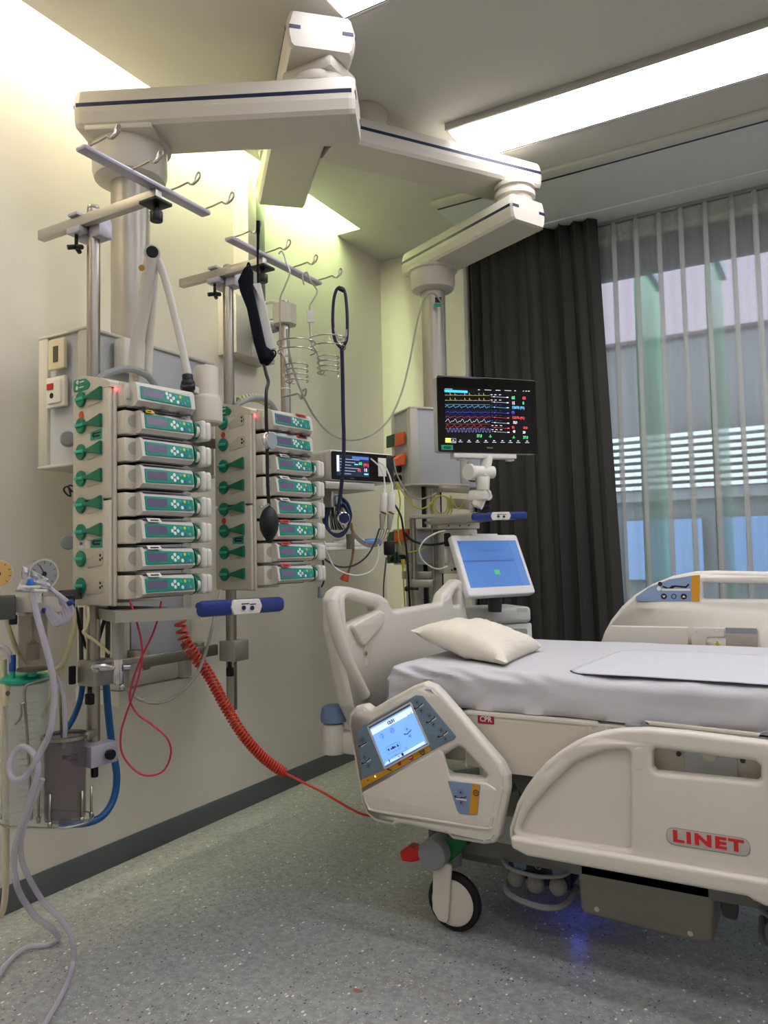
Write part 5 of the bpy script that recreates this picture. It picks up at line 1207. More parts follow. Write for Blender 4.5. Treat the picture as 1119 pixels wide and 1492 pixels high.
build(MB(EM).box((-.055, -.06, .0005), (-.035, .0, .012), .003), 'port_block', BEDW2, ew)
# --- small modular monitor on the wall column shelf
so = D(484, 698, 2.86); SD = V((.37, .93, 0)).normalized(); SN = V((.93, -.37, 0)).normalized()
SMX = basis(so, SD, Z3, SN)
sw, shh = .290, .106
smn = thing('module_monitor', 'small white patient monitor with a dark screen, beside the right pump rack', 'monitor', so)
build(MB(SMX).box((-.004, -.006, -.17), (sw, shh+.006, -.002), .010), 'housing', PLW, smn)
build(MB(SMX).plate([fillet([(-.002, -.001), (sw, -.001), (sw, shh), (-.002, shh)], .008)], .006, .002), 'front', mat('gloss_black', '060607'), smn, 'glossy black front')
ss = build(MB(SMX).rect(.018, .014, .170, .094, .0032), 'screen', mat('small_screen', '1c2436', .2, emit=.12, ecol='2c3858'), smn)
m = MB(SMX)
for k in range(6): m.rect(.034, .022+k*.011, .034+.05+.02*((k*7) % 3), .0232+k*.011, .004, t=.0002)
build(m, 'menu_text', mat('menu_grey', 'a9adb8'), ss)
build(MB(SMX).rect(.019, .030, .030, .090, .004, t=.0003), 'side_keys', mat('key_pale', 'b8c4dc', .4, emit=.5), ss)
build(MB(SMX).rect(.090, .080, .168, .090, .004, t=.0003), 'name_bar', mat('small_bar', '35539c', .4, emit=.5), ss)
for t_, x, z, m_ in (('60', .128, .064, GRN), ('95', .122, .037, RED_), ('(91)', .155, .060, RED_), ('15', .152, .040, WHT)): build(MB(SMX).text(t_, x, z, .016, .0042, 0, .0002), 'numeral', m_, ss)
build(MB(SMX).rect(.10, .058, .118, .062, .0042, t=.0002).rect(.145, .022, .165, .028, .0042, t=.0002), 'label_text', CYN, ss)
build(MB(SMX).box((.212, .02, .003), (.285, .092, .008), .002), 'connector_block', PLW, smn)
build(MB(SMX).box((.25, .0, .003), (.287, .10, .010), .003), 'socket_strip', BLACK, smn)
build(MB(SMX).text('PHILIPS', .09, .006, .006, .0034, 0, .0), 'maker_lettering', mat('maker_grey', '8b8c90'), smn)
for k in range(3): build(MB(SMX).box((-.0055, .005, -.15+k*.045), (-.0035, .10, -.118+k*.045), .001), 'module_front', BEDW2, smn)
# its shelf, bracket and the tray below, all on the wall column pole
sf = thing('monitor_shelf', 'grey shelf and lower tray clamped to the wall pole beside the right pump rack', 'shelf', so-Z3*.03)
build(MB(SMX).box((-.03, -.036, -.19), (.20, -.008, .0), .004), 'shelf_board', ALU, sf)
b = SMX @ V((.03, -.05, -.15)); build(MB().bar((-1.99, 2.62, b.z), b, .04, .03, .004), 'shelf_arm', ALU, sf)
a = D(479, 716, 2.9); build(MB().box((a.x-.02, a.y-.01, a.z-.06), (a.x+.02, a.y+.01, a.z), .003), 'clamp', ALU, sf)
t0 = D(474, 798, 2.86)
TM = basis(t0, SD, Z3, SN)
build(MB(TM).box((-.06, -.010, -.16), (.20, .004, .0), .004).box((-.06, .0041, -.006), (.20, .018, .0), .002), 'tray', PLW, sf)
b = TM @ V((.0, 0, -.15)); build(MB().bar((-1.99, 2.62, b.z-.0), b, .03, .02, .004), 'tray_arm', ALU, sf)
prb = thing('hand_probe', 'white and blue hand probe lying on the tray under the small monitor', 'probe', TM @ V((.15, .012, -.03)))
build(MB(TM).cyl((.06, .020, -.04), (.20, .020, -.03), .011, .013, 14, bev=.003), 'probe_body', PLW, prb)
build(MB(TM).cyl((.2005, .020, -.03), (.275, .018, -.02), .014, .016, 16, bev=.008), 'probe_tip', mat('probe_blue', '3f7fd6', .35), prb, 'bright blue tip')
# ================================================================ SUCTION SET ON THE LEFT
sd = 2.02
sd = 1.97; s0, s1 = D(6, 881, sd), D(104, 880, sd+.02)
sr = thing('suction_rail', 'short steel rail left of the left pump rack, carrying the suction gauges and jar', 'rail', s0)
build(MB().bar(s0, D(93, 880, sd), .018, .040, .003), 'rail_bar', mat('rail_satin', 'c9c6bd', .35, .3), sr)
build(MB().bar(D(93.3, 880, sd), D(105, 879.5, sd+.03), .022, .043, .004), 'end_cap', BLACK, sr, 'black end cap')
build(MB().bar(D(88, 868, sd+.07), V((PA_[0]-.012, PA_[1]-.012, D(88, 868, sd+.07).z)), .015, .028, .003).bar(D(80, 878, sd+.01), D(88, 868, sd+.07), .015, .02, .003), 'rail_bracket', DKGREY, sr)
def face_cam(p):                      # basis looking at the camera side, level
    n = (CAM-p); n.z = 0; n.normalize(); return basis(p, Z3.cross(n), Z3, n)
cl = face_cam(D(10, 885, sd-.03)); build(MB(cl).box((-.020, -.030, -.03), (.020, .030, .012), .004), 'rail_clamp', DKGREY, sr)
cl = face_cam(D(19, 903, sd-.02)); build(MB(cl).cyl((0, -.012, 0), (0, .012, 0), .010, n=12, bev=.002), 'clamp_knob', BLACK, sr)
def gauge(p, rad, yaw, dialm, lab, needle):
    M = face_cam(p) @ Mx.Rotation(R(yaw), 4, 'Y')
    t = thing('pressure_gauge', lab, 'gauge', p)
    build(MB(M).lathe([(rad*.85, -.05), (rad*.95, -.046), (rad*1.0, -.008), (rad*1.04, .0), (rad*1.02, .006), (rad*.9, .006)], (0, 0, 0), (0, 0, 1), 32), 'case', CHROME, t)
    d = build(MB(M).disc(0, 0, rad*.9, .0062, n=32), 'dial', dialm, t)
    m = MB(M)
    for k in range(9):
        a = R(225-k*33.75); m.line([(rad*.68*math.cos(a), rad*.68*math.sin(a)), (rad*.82*math.cos(a), rad*.82*math.sin(a))], .0016, .0072)
    build(m, 'dial_marks', INK, d)
    a = R(needle); build(MB(M).line([(-rad*.2*math.cos(a), -rad*.2*math.sin(a)), (rad*.65*math.cos(a), rad*.65*math.sin(a))], .0025, .0076).disc(0, 0, rad*.16, .0074), 'needle', INK, d)
    build(MB(M).cyl((0, -rad*1.0, -.025), (0, -rad-.035, -.025), .010, n=12), 'stem', CHROME, t)
    build(MB(M).ball((0, -rad-.04, -.02), .018).cyl((-.03, -rad-.045, -.02), (.03, -rad-.045, -.02), .009, n=12), 'valve', CHROME, t)
gauge(D(63, 836, sd+.02), .038, 24, mat('dial_grey', '8f9290', .4), 'round chrome gauge with a grey dial above the suction rail', 120)
gauge(D(-3, 836, sd), .036, 10, mat('dial_amber', 'd8b068', .4), 'round chrome gauge with an amber dial, cut by the left edge of the photo', 250)
def jar(nm, lab, c, z0, z1, r, m_, rim=.003):
    t = thing(nm, lab, 'jar', (c.x, c.y, z0))
    pr_ = [(.001, z0), (r*.97, z0), (r, z0+.006), (r*1.0, z1), (r*.96, z1), (r*.94, z0+.008), (.001, z0+.008)]
    build(MB().lathe([(a, b-z0) for a, b in pr_], (c.x, c.y, z0), n=36, caps=False), 'vessel', m_, t)
    return t
jd = 2.035; c = D(48, 930, jd); zt, zb = D(48, 896, jd).z, D(48, 974, jd).z
j1 = jar('suction_jar', 'small smoked suction jar with a metal float hanging under the steel rail', c, zb, zt, .036, SMOKE)
build(MB().lathe([(.039, 0), (.039, .006), (.036, .008)], (c.x, c.y, zb-.004), n=36), 'foot_ring', mat('smoke_edge', '4e473c', .3), j1)
build(MB().cyl((c.x, c.y, zt-.07), (c.x, c.y, zt), .004, n=10).lathe([(.004, .045), (.017, .034), (.017, -.004), (.016, -.006)], (c.x, c.y, zt-.11), n=20), 'float', STEEL, j1)
build(MB().cyl((c.x, c.y, zt-.15), (c.x, c.y, zt-.117), .0155, n=20), 'float_guide', CLEAR, j1)
build(MB().cyl((c.x, c.y, zt), (c.x, c.y, zt+.012), .037, n=24, bev=.003), 'jar_cap', STEEL, j1)
# collecting canister with the green lid
cd = 2.06; c = D(37, 1090, cd); zt, zb = D(37, 992, cd).z, D(37, 1186, cd).z
j2 = jar('suction_canister', 'tall clear suction canister with a green lid and a blue connector', c, zb, zt, .058, CLEAR)
build(MB().lathe([(.050, -.008), (.064, 0), (.064, .008), (.050, .016), (.001, .020)], (c.x, c.y, zt), n=36), 'lid', mat('lid_green', '1ca584', .35), j2, 'green lid')
p = D(18, 985, cd-.04); build(MB().cyl(p-Z3*.01, p+Z3*.012, .007, n=12), 'lid_port', mat('lid_green', '1ca584'), j2)
build(MB().cyl(p+Z3*.012, p+Z3*.055, .0085, n=12, bev=.001), 'connector', mat('connector_blue', '1d4c9c', .4), j2, 'blue connector')
build(MB().cyl(D(47, 981, cd-.03)-Z3*.008, D(47, 981, cd-.03)+Z3*.008, .011, n=14), 'lid_plug', mat('lid_green', '1ca584'), j2)
lv = MB()
for k in range(16):
    z = zt-.05-k*.016; a0, a1 = -.9, -.2
    lv.tube([(c.x+.0585*math.cos(a0+(a1-a0)*t/4), c.y+.0585*math.sin(a0+(a1-a0)*t/4), z) for t in range(5)], .0006, 4, smooth=0)
build(lv, 'volume_scale', mat('scale_grey', '8d948f', .6), j2)
p = D(9, 1012, cd-.04); M = face_cam(p); build(MB(M).box((-.010, -.03, -.01), (.010, .03, .004), .003), 'hanger_clip', SOCKC, j2)
build(MB(M).cyl((.004, .004, .004), (.004, .004, .010), .006, n=12), 'clip_button', DKGREY, j2)
# smoked grey jar in its steel ring
gd = 2.04; c = D(95, 1130, gd); zt, zb = D(95, 1073, gd).z, D(95, 1190, gd).z
j3 = jar('waste_jar', 'wide smoked grey jar held in a steel ring on the left pole', c, zb, zt, .052, SMOKE2)
build(MB().lathe([(.052, 0), (.060, .002), (.060, .010), (.053, .012), (.052, 0)], (c.x, c.y, zt-.006), n=40, caps=False), 'steel_ring', STEEL, j3)
build(MB().bar(V((c.x, c.y, zt-.001))+V((.052, .028, 0)), D(138, 1066, 2.14), .012, .02, .002), 'ring_bracket', STEEL, j3)
pc = thing('pole_clamp', 'grey clamp block with black screws low on the left pole', 'clamp', (PA_[0], PA_[1], D(140, 1095, 2.16).z))
zc_ = D(140, 1093, 2.16).z
build(MB().box((PA_[0]-.022, PA_[1]-.055, zc_-.027), (PA_[0]+.06, PA_[1]+.035, zc_+.03), .004), 'block', LAV, pc)
build(MB().cyl((PA_[0]-.0, PA_[1]-.0555, zc_), (PA_[0], PA_[1]-.075, zc_), .010, n=12).box((PA_[0]-.026, PA_[1]-.082, zc_-.005), (PA_[0]+.026, PA_[1]-.072, zc_+.006), .003), 'wing_screw', BLACK, pc)
build(MB().cyl((PA_[0]+.0605, PA_[1], zc_), (PA_[0]+.078, PA_[1], zc_), .014, n=14, bev=.003), 'side_screw', BLACK, pc)
build(MB().cyl((PA_[0]+.03, PA_[1]-.02, zc_-.06), (PA_[0]+.03, PA_[1]-.02, zc_-.0275), .010, n=12, bev=.002), 'lower_screw', BLACK, pc)
# carrier: base plate, pins and wire hoop
ca = thing('canister_carrier', 'steel wire carrier with a clear base plate under the canister and grey jar', 'carrier', D(70, 1200, 2.05))
zpl = D(70, 1194, 2.05).z
a, b = D(38, 1190, 2.06), D(98, 1190, 2.04)
u = (b-a); u.z = 0; L = u.length; u.normalize(); Mc = basis(V((a.x, a.y, zb-.010)), u, Z3.cross(u), Z3)
stad = [(-.066*math.sin(PI*k/12), .066*math.cos(PI*k/12)) for k in range(13)]+[(L+.066*math.sin(PI*k/12), -.066*math.cos(PI*k/12)) for k in range(13)]
build(MB(Mc).plate([stad], .006, .0015), 'base_plate', CLEAR, ca)
build(MB(Mc).tube([(x, y, .003) for x, y in stad], .002, 6, closed=True, smooth=0), 'plate_rim', STEEL, ca)
for x, y, h_ in ((L-.06, -.035, .09), (L-.008, -.065, .088), (L+.055, -.02, .085), (L+.057, .02, .085), (-.062, -.01, .09), (.03, .06, .06)):
    build(MB(Mc).cyl((x, y, .004), (x, y, h_), .0032, n=8).cyl((x, y, .004), (x, y, .018), .0055, n=8), 'pin', STEEL, ca)
build(MB().tube([D(46, 1194, 1.99), D(44, 1150, 1.99), D(40, 1080, 1.99), D(36, 1020, 1.99), D(36, 1005, 1.99), D(40, 998, 1.995), D(55, 993, 2.01), D(76, 987, 2.03), D(86, 992, 2.05), D(88, 1030, 2.06), D(90, 1080, 2.10)], .0036, 8), 'wire_hoop', STEEL, ca)
build(MB().tube([D(35, 1024, 1.985), D(31, 1027, 1.98), D(31, 1040, 1.98), D(28, 1048, 1.98), D(22, 1055, 1.98)], .0028, 7), 'wire_hook', STEEL, ca)
# oxygen flow meter
fm_ = thing('flow_meter', 'clear flow meter tube on a chrome valve body beside the left pole', 'flow meter', D(172, 990, 2.12))
fd = 2.12
build(MB().cyl(D(172, 960, fd), D(172, 890, fd), .0155, n=20), 'meter_tube', mat('flow_glass', 'd6d8d2', .1, alpha=.45), fm_)
P = []; 
for k in range(121):
    t = k/120; q = D(172, 948, fd).lerp(D(172, 903, fd), t); P.append(q+V((.008*math.cos(t*2*PI*14), .008*math.sin(t*2*PI*14), 0)))
build(MB().tube(P, .0009, 5, smooth=0), 'scale_coil', STEEL, fm_)
q = D(172, 972, fd); M = face_cam(q)
build(MB(M).cyl((0, -.045, 0), (0, .024, 0), .016, n=18, bev=.003).cyl((-.055, 0, 0), (.05, 0, 0), .008, n=14), 'valve_body', CHROME, fm_)
build(MB(M).cyl((.045, -.002, .004), (.045, -.002, .02), .014, n=12, bev=.003), 'valve_knob', GREYP, fm_)
build(MB(M).tube([(-.01, .0, .01), (-.035, .008, .012), (-.065, .006, .01), (-.05, -.006, .012)], .006, 8), 'lever', CHROME, fm_)
build(MB(M).cyl((.01, -.062, 0), (.01, -.045, 0), .007, n=10), 'outlet', CHROME, fm_)
build(MB().bar(q, V((-1.845, q.y+.03, q.z)), .02, .02, .003), 'rail_mount', STEEL, fm_)
# sterile pouch and the tubing bundle
sp = thing('sterile_pouch', 'crumpled clear sterile pouch with a blue tip, tucked over the steel rail', 'pouch', D(45, 850, 1.97))
vs = []; fs = []; n = 10
for i in range(n+1):
    for j in range(n+1):
        u_, v_ = i/n, j/n; x = 22+48*u_+6*v_-9*(1-v_)*u_*0; y = 862-38*v_+16*u_*v_+3*u_
        x = (22+(70-24)*u_) + (10 if v_ > .5 else 20*v_)*(1) - 8*u_*v_
        vs.append(D(x, y, 1.96+.012*noise.noise(V((u_*5, v_*5, 1)))+.01*noise.noise(V((u_*9, v_*8, 5)))))
for i in range(n):
    for j in range(n): fs.append((i*(n+1)+j, (i+1)*(n+1)+j, (i+1)*(n+1)+j+1, i*(n+1)+j+1))
o = build(MB().add(vs, fs, 0, True), 'film', mat('pouch_film', 'e4e4e6', .2, alpha=.72), sp, auto=25)
sm = o.modifiers.new('thick', 'SOLIDIFY'); sm.thickness = .001
build(MB().cyl(D(44, 853, 1.945), D(44.5, 843, 1.945), .009, .007, n=14, bev=.003), 'blue_tip', mat('tip_blue', '2f6fd6', .35), sp, 'bright blue tip')
build(MB().bar(D(31, 855, 1.94), D(58, 855, 1.94), .012, .006, .002), 'seal_strip', PLW, sp); build(MB().bar(D(50, 860, 1.935), D(68, 861, 1.935), .012, .006, .002), 'seal_strip', PLW, sp)
build(MB().cyl(D(54, 864, 1.95), D(54, 878, 1.95), .011, n=14), 'adapter', PLW, sp)
tb_ = thing('tubing_bundle', 'loosely coiled clear tubing hanging from the right end of the steel rail', 'tubing', D(90, 890, 1.99))
for k in range(5):
    build(MB().tube([D(66+k*1.5, 850+k*2, 1.975), D(80+k*2, 862+k*2, 1.96), D(100-k*3, 878+k*3, 1.955+k*.004), D(106-k*4, 892+k*3, 1.955), D(97-k*4, 905+k*1.5, 1.955), D(82-k*3, 896, 1.96), D(72-k*1.5, 882, 1.965)], .0055, 8), 'tube_loop', TUBEM, tb_)
build(MB().cyl(D(99, 880, 1.945), D(106, 876, 1.945), .007, n=10).cyl(D(62, 889, 1.96), D(67, 890, 1.96), .007, n=10), 'blue_clip', BLUEH, tb_, 'blue clips')
def FLo(x, y, up=.010): p = H(x, y, 'z', up); return p
# tubes
cable('suction_tube', 'thick clear tube looping before the green-lidded canister and trailing to the floor', 'tube', [(47, 866, 1.94), (55, 900, 1.93), (66, 940, 1.92), (77, 985, 1.92), (79, 1020, 1.92), (73, 1065, 1.92), (58, 1098, 1.92), (38, 1130, 1.92), (21, 1136, 1.92), (13, 1120, 1.93), (19, 1098, 1.94), (34, 1088, 1.94), (50, 1100, 1.93), (55, 1125, 1.92), (42, 1170, 1.93), (27, 1215, 1.95), (20, 1255, 1.98), (27, 1297, 2.02), (52, 1336, 2.06), (76, 1354, 2.11), FLo(85, 1368), FLo(70, 1376), FLo(40, 1380), FLo(15, 1398), FLo(-15, 1440)], .0082, TUBEM, 12)
cable('suction_tube', 'thinner clear tube trailing over the floor towards the bottom left corner', 'tube', [(62, 1135, 1.96), (45, 1175, 1.96), (32, 1215, 1.97), (30, 1240, 2.0), (38, 1270, 2.02), (62, 1312, 2.05), (90, 1341, 2.08), (105, 1369, 2.09), FLo(106, 1405), FLo(92, 1445), FLo(60, 1500)], .0075, TUBEM, 12)
cable('drain_tube', 'cream tube hanging straight down at the left edge', 'tube', [(5, 960, 2.05), (6, 1050, 2.05), (8, 1150, 2.05), (9, 1250, 2.08), (7, 1310, 2.12), (0, 1334, 2.14), (-12, 1330, 2.14)], .0085, mat('cream_tube', 'd9cfae', .4), 12)
cable('yellow_tube', 'pale yellow tube curving down behind the smoked jar', 'tube', [(8, 900, 2.06), (18, 930, 2.07), (30, 955, 2.10), (55, 978, 2.12), (85, 974, 2.12), (100, 945, 2.12), (108, 910, 2.12), (107, 885, 2.12)], .0065, YELT)
cable('yellow_tube', 'thin pale tube slanting from the smoked jar towards the canister', 'tube', [(104, 930, 2.14), (92, 975, 2.13), (78, 1010, 2.12), (62, 1045, 2.11)], .004, YELT)
cable('clear_hose', 'slim clear tube running from the wire hoop into the grey jar', 'tube', [(84, 985, 2.04), (94, 1020, 2.04), (95, 1060, 2.04), (93, 1090, 2.04)], .006, TUBEM)
cable('lid_tube', 'clear bent tube rising from the blue connector to the left edge', 'tube', [(17, 965, 2.02), (13, 950, 2.02), (4, 943, 2.02), (-12, 945, 2.02)], .0065, TUBEM)
cable('blue_hose', 'blue hose curving from the left console down under the grey jar', 'hose', [(154, 985, 2.24), (157, 1030, 2.24), (163, 1085, 2.26), (170, 1130, 2.26), (165, 1165, 2.24), (148, 1190, 2.20), (120, 1200, 2.16), (88, 1199, 2.12)], .0105, BLUET, 12)
cable('blue_hose', 'shorter blue hose dropping behind the grey jar', 'hose', [(121, 985, 2.24), (118, 1015, 2.24), (109, 1042, 2.24), (97, 1064, 2.22), (90, 1085, 2.20)], .0085, BLUET, 12)
cable('console_rod', 'dark cable straight down the left side of the left pole', 'cable', [(118, 885, 2.26), (118, 935, 2.26), (119, 985, 2.25)], .0065, DKGREY)
cable('console_rod', 'dark cable straight down the right side of the left pole', 'cable', [(157, 885, 2.26), (157, 930, 2.26), (156, 984, 2.25)], .007, DKGREY)
cable('black_cable', 'black cable crossing behind the left pole below the rack', 'cable', [(161, 882, 2.2), (150, 910, 2.2), (142, 935, 2.21), (132, 946, 2.22), (122, 935, 2.22), (110, 885, 2.2)], .0055, BLACK)
cable('cream_cable', 'short cream cable looping beside the left pole below the rack', 'cable', [(128, 884, 2.1), (129, 900, 2.09), (125, 915, 2.08), (122, 922, 2.08), (140, 935, 2.10), (160, 952, 2.11)], .004, YELT)
cable('black_loop', 'small black cable loop sticking out left of the left pump rack', 'cable', [(106, 717, 2.2), (98, 709, 2.2), (93, 713, 2.2), (97, 720, 2.2), (103, 722, 2.2), (100, 708, 2.2), (106, 708, 2.2)], .0028, BLACK)
cable('infusion_line', 'red line looping down from the lowest pump of the left rack and back up', 'cable', [(188, 872, 2.06), (196, 895, 2.05), (205, 930, 2.05), (207, 960, 2.05), (198, 1000, 2.05), (184, 1040, 2.06), (176, 1070, 2.06), (178, 1098, 2.06), (195, 1121, 2.06), (215, 1130, 2.06), (238, 1123, 2.06), (249, 1098, 2.06), (243, 1075, 2.06), (222, 1056, 2.07), (200, 1040, 2.07), (189, 1018, 2.07), (194, 990, 2.07), (206, 958, 2.07), (222, 925, 2.07), (231, 898, 2.07), (235, 876, 2.07)], .0027, PINK)
cable('grey_hose', 'grey hose hanging in an arc from the flow meter to the blue grip', 'hose', [(175, 990, 2.12), (185, 1005, 2.14), (205, 1020, 2.16), (230, 1024, 2.18), (258, 1013, 2.2), (285, 985, 2.22), (300, 950, 2.24), (309, 915, 2.25), (315, 885, 2.27), (322, 860, 2.30)], .0048, GREYC)
# coiled red cord to the bed
ctrl = [D(262, 905, 2.26), D(268, 930, 2.26), D(283, 955, 2.27), D(305, 985, 2.29), D(328, 1028, 2.31), D(355, 1072, 2.33), D(385, 1105, 2.36), D(414, 1126, 2.39)]
sp_ = catmull(ctrl, 60); P = []; ph_ = 0
for i in range(len(sp_)-1):
    t = i/(len(sp_)-1); tan = (sp_[i+1]-sp_[i]).normalized(); x_, y_ = frame_of(tan); ph_ += 2*PI*(.035+.13*min(1, t*1.9)**1.3)
    rr = .0155*(1-.15*t); P.append(sp_[i]+(x_*math.cos(ph_)+y_*math.sin(ph_))*rr)
P += [D(418, 1128, 2.38), D(440, 1139, 2.38), D(470, 1154, 2.37), D(505, 1175, 2.40), D(530, 1187, 2.43), D(560, 1192, 2.47)]
build(MB().tube(P, .0038, 7, smooth=2), 'coiled_cord', REDT, None, 'coiled red cord running from the left console down to the bed', 'cord')

# ================================================================ THINGS ON THE RIGHT HANGER
# blood pressure cuff
cd = 2.375
cf = thing('pressure_cuff', 'navy and white blood pressure cuff hanging from the hanger, with its black bulb below', 'blood pressure cuff', D(376, 450, cd))
NAV = noise_bump(mat('navy_cloth', '10121c', .9, spec=.2), 300, .2); WCL = mat('white_cloth', 'c9c9c4', .85)
MCf = basis(D(376, 450, cd), CR, -CD, -CF)
def cfp(pts): 
    out_ = []
    for x, y in pts: q = MCf.inverted() @ D(x, y, cd); out_.append((q.x, q.y))
    return out_
build(MB(MCf).plate([fillet(cfp([(355, 393), (362, 386), (369, 396), (369, 418), (374, 445), (381, 475), (388, 505), (400, 514), (398, 524), (390, 533), (379, 530), (370, 500), (360, 450), (350, 425), (347, 410)]), .006)], .026, .008), 'navy_wrap', NAV, cf, 'navy cloth wrap')
build(MB(MCf).plate([fillet(cfp([(366, 413), (378.5, 412), (386, 445), (401, 508), (387, 512), (377, 462)]), .003)], .012, .003, Mx.Translation((.002, 0, -.004))), 'white_lining', WCL, cf, 'white lining')
build(MB().tube([D(376, 322, cd), D(376, 345, cd), D(375.5, 380, cd), D(376, 412, cd)], [.006, .0045, .0035, .0035], 8), 'strap', NAV, cf)
build(MB().tube([D(388, 512, cd), D(400, 511, cd), D(401, 518, cd), D(393, 527, cd)], .0025, 6), 'strap_loop', NAV, cf)
build(MB().tube([D(360, 389, cd), D(362, 383, cd), D(365, 389, cd)], .003, 6), 'hang_loop', NAV, cf)
build(MB().tube([D(384, 528, cd), D(388, 545, cd-.02), D(391, 557, cd-.04), D(388, 572, cd-.09), D(388, 610, cd-.10), D(389, 640, cd-.10), D(390, 700, cd-.11), D(392, 742, cd-.11)], .0052, 10), 'rubber_tube', BLACK, cf)
q = D(392, 763, cd-.11); build(MB().lathe([(.006, .050), (.012, .046), (.020, .036), (.0265, .018), (.0285, 0), (.0265, -.018), (.018, -.036), (.011, -.046), (.010, -.056), (.001, -.057)], q, n=28), 'bulb', mat('bulb_rubber', '101011', .5), cf, 'black rubber bulb')
q = D(388, 739, cd-.11); build(MB().cyl(q+V((-.012, 0, -.008)), q+V((.012, 0, .008)), .006, n=12).cyl(q+V((-.022, -.004, .0)), q+V((-.010, -.002, 0)), .007, n=10, bev=.002), 'valve', CHROME, cf)
q = D(394, 642, cd-.13); M = face_cam(q) @ Mx.Rotation(R(52), 4, 'Y'); build(MB(M).lathe([(.018, -.016), (.026, -.010), (.027, .0), (.024, .006), (.001, .006)], (0, 0, 0), (0, 0, 1), 28), 'manometer', CHROME, cf, 'round chrome manometer')
# wire baskets
def basket(lab, hook, stem, z1, z2, sx):
    t = thing('wire_basket', lab, 'wire basket', stem[-1])
    build(MB().tube(hook+stem, .0028, 7), 'hook_stem', STEEL, t)
    c1 = stem[-1]
    def hoop(c, r, z, op, n=14): return [c+V((r*math.cos(op+2*PI*.8*k/n), r*math.sin(op+2*PI*.8*k/n), z)) for k in range(n+1)]
    for z, r in ((z1, .062), (z1-.028, .060)): build(MB().tube(hoop(c1+V((.045, .03, 0)), r, z-c1.z, 2.6), .0022, 6), 'hoop', STEEL, t)
    for k in range(4): build(MB().tube(hoop(c1+V((.045, .03, 0)), .036, z2-.017*k-c1.z, 2.4), .0022, 6), 'hoop', STEEL, t)
    build(MB().tube([c1, c1+V((.0, .0, z1-c1.z-.02)), c1+V((.012, .012, z2-c1.z+.02)), c1+V((.022, .02, z2-c1.z-.052)), c1+V((.05, .0, z2-c1.z-.055))], .0022, 6), 'stem', STEEL, t)
    return t
bd = 2.50
basket('wire bottle basket on a long hook, left of the other basket', [D(406, 370, bd), D(410, 366, bd), D(414, 372, bd), D(418, 385, bd)], [D(422, 398, bd), D(415, 418, bd), D(408, 437, bd), D(408, 470, bd), D(407.5, 502, bd)], D(0, 500, bd).z-.02, D(0, 533, bd).z-.02, 1)
bd = 2.60
t_ = basket('wire bottle basket with a small metal tag on its stem', [D(443, 415, bd), D(441, 402, bd), D(447, 397, bd), D(453, 410, bd)], [D(462, 424, bd), D(456, 437, bd), D(451, 448, bd), D(452, 480, bd), D(454, 498, bd)], D(0, 500, bd).z-.01, D(0, 527, bd).z-.01, 1)
q = D(452, 461, bd-.01); M = face_cam(q); build(MB(M).plate([fillet([(-.012, -.021), (.012, -.021), (.012, .021), (-.012, .021)], .003)], .006, .001), 'metal_tag', ALU, t_, 'small metal tag')
# stethoscope
sd_ = 2.64
st = thing('stethoscope', 'navy stethoscope hanging from the last hook of the right hanger', 'stethoscope', D(498, 520, sd_))
build(MB().tube([D(498, 508, sd_), D(488, 495, sd_), D(485, 470, sd_), D(486, 440, sd_), D(490, 423, sd_), D(496, 418, sd_)], .0055, 10).tube([D(498, 508, sd_+.01), D(505, 495, sd_+.01), D(506, 470, sd_+.01), D(505, 445, sd_+.01), D(502, 424, sd_+.01), D(496, 419, sd_+.01)], .0055, 10), 'yoke', NAVYT, st)
build(MB().tube([D(488, 478, sd_-.012), D(491, 492, sd_-.012), D(498, 495, sd_-.012), D(504, 490, sd_-.012), D(505, 480, sd_-.012)], .0035, 8), 'metal_binaural', CHROME, st)
build(MB().cyl(D(494, 420, sd_-.01), D(502, 424, sd_-.01), .008, n=12, bev=.003), 'earpiece', BLACK, st)
build(MB().tube([D(498, 508, sd_), D(499, 540, sd_), D(500, 600, sd_), D(501, 640, sd_), D(500, 680, sd_), D(496, 720, sd_), D(492, 745, sd_)], .0068, 10), 'tubing', NAVYT, st)
q = D(501, 755, sd_); M = face_cam(q) @ Mx.Rotation(R(20), 4, 'Y')
build(MB(M).lathe([(.008, -.014), (.019, -.010), (.0215, -.002), (.0215, .002), (.019, .004)], (0, 0, 0), (0, 0, 1), 28), 'chestpiece', CHROME, st)
build(MB(M).lathe([(.0185, 0), (.0185, .0015), (.001, .002)], (0, 0, .0041), (0, 0, 1), 28), 'diaphragm', mat('diaphragm_blue', '121a4a', .3), st, 'dark blue diaphragm')
build(MB().tube([D(492, 745, sd_), D(497, 751, sd_), D(500, 754, sd_)], .0068, 10), 'tube_end', NAVYT, st)

# ================================================================ CABLES ON THE RIGHT SIDE
cable('long_cable', 'long grey cable hanging in a wide arc from the top of the right pendant column', 'cable', [(646, 480, 3.66), (645, 450, 3.64), (640, 436, 3.62), (630, 427, 3.6), (618, 436, 3.58), (608, 470, 3.55), (596, 530, 3.5), (584, 575, 3.42), (566, 612, 3.35), (540, 634, 3.25), (510, 641, 3.15), (482, 632, 3.05), (458, 606, 2.98), (440, 572, 2.95), (428, 540, 2.93), (420, 505, 2.92), (418, 480, 2.95)], .0042, GREYC)
cable('spiral_cable', 'coiled cream cord lying on top of the right pump rack', 'cord', [V(OB+V((0, 0, .66)))+RU*(.05+.17*k/60)+RB*(.13)+V((.014*math.cos(k*1.25), 0, .012*math.sin(k*1.25)+.022*math.sin(PI*k/60))) for k in range(61)], .0045, YELT, 6, 2)
co_ = thing('hose_coil', 'dark blue pressure hose coiled in a ring behind the stethoscope chestpiece', 'hose', D(491, 750, 2.93))
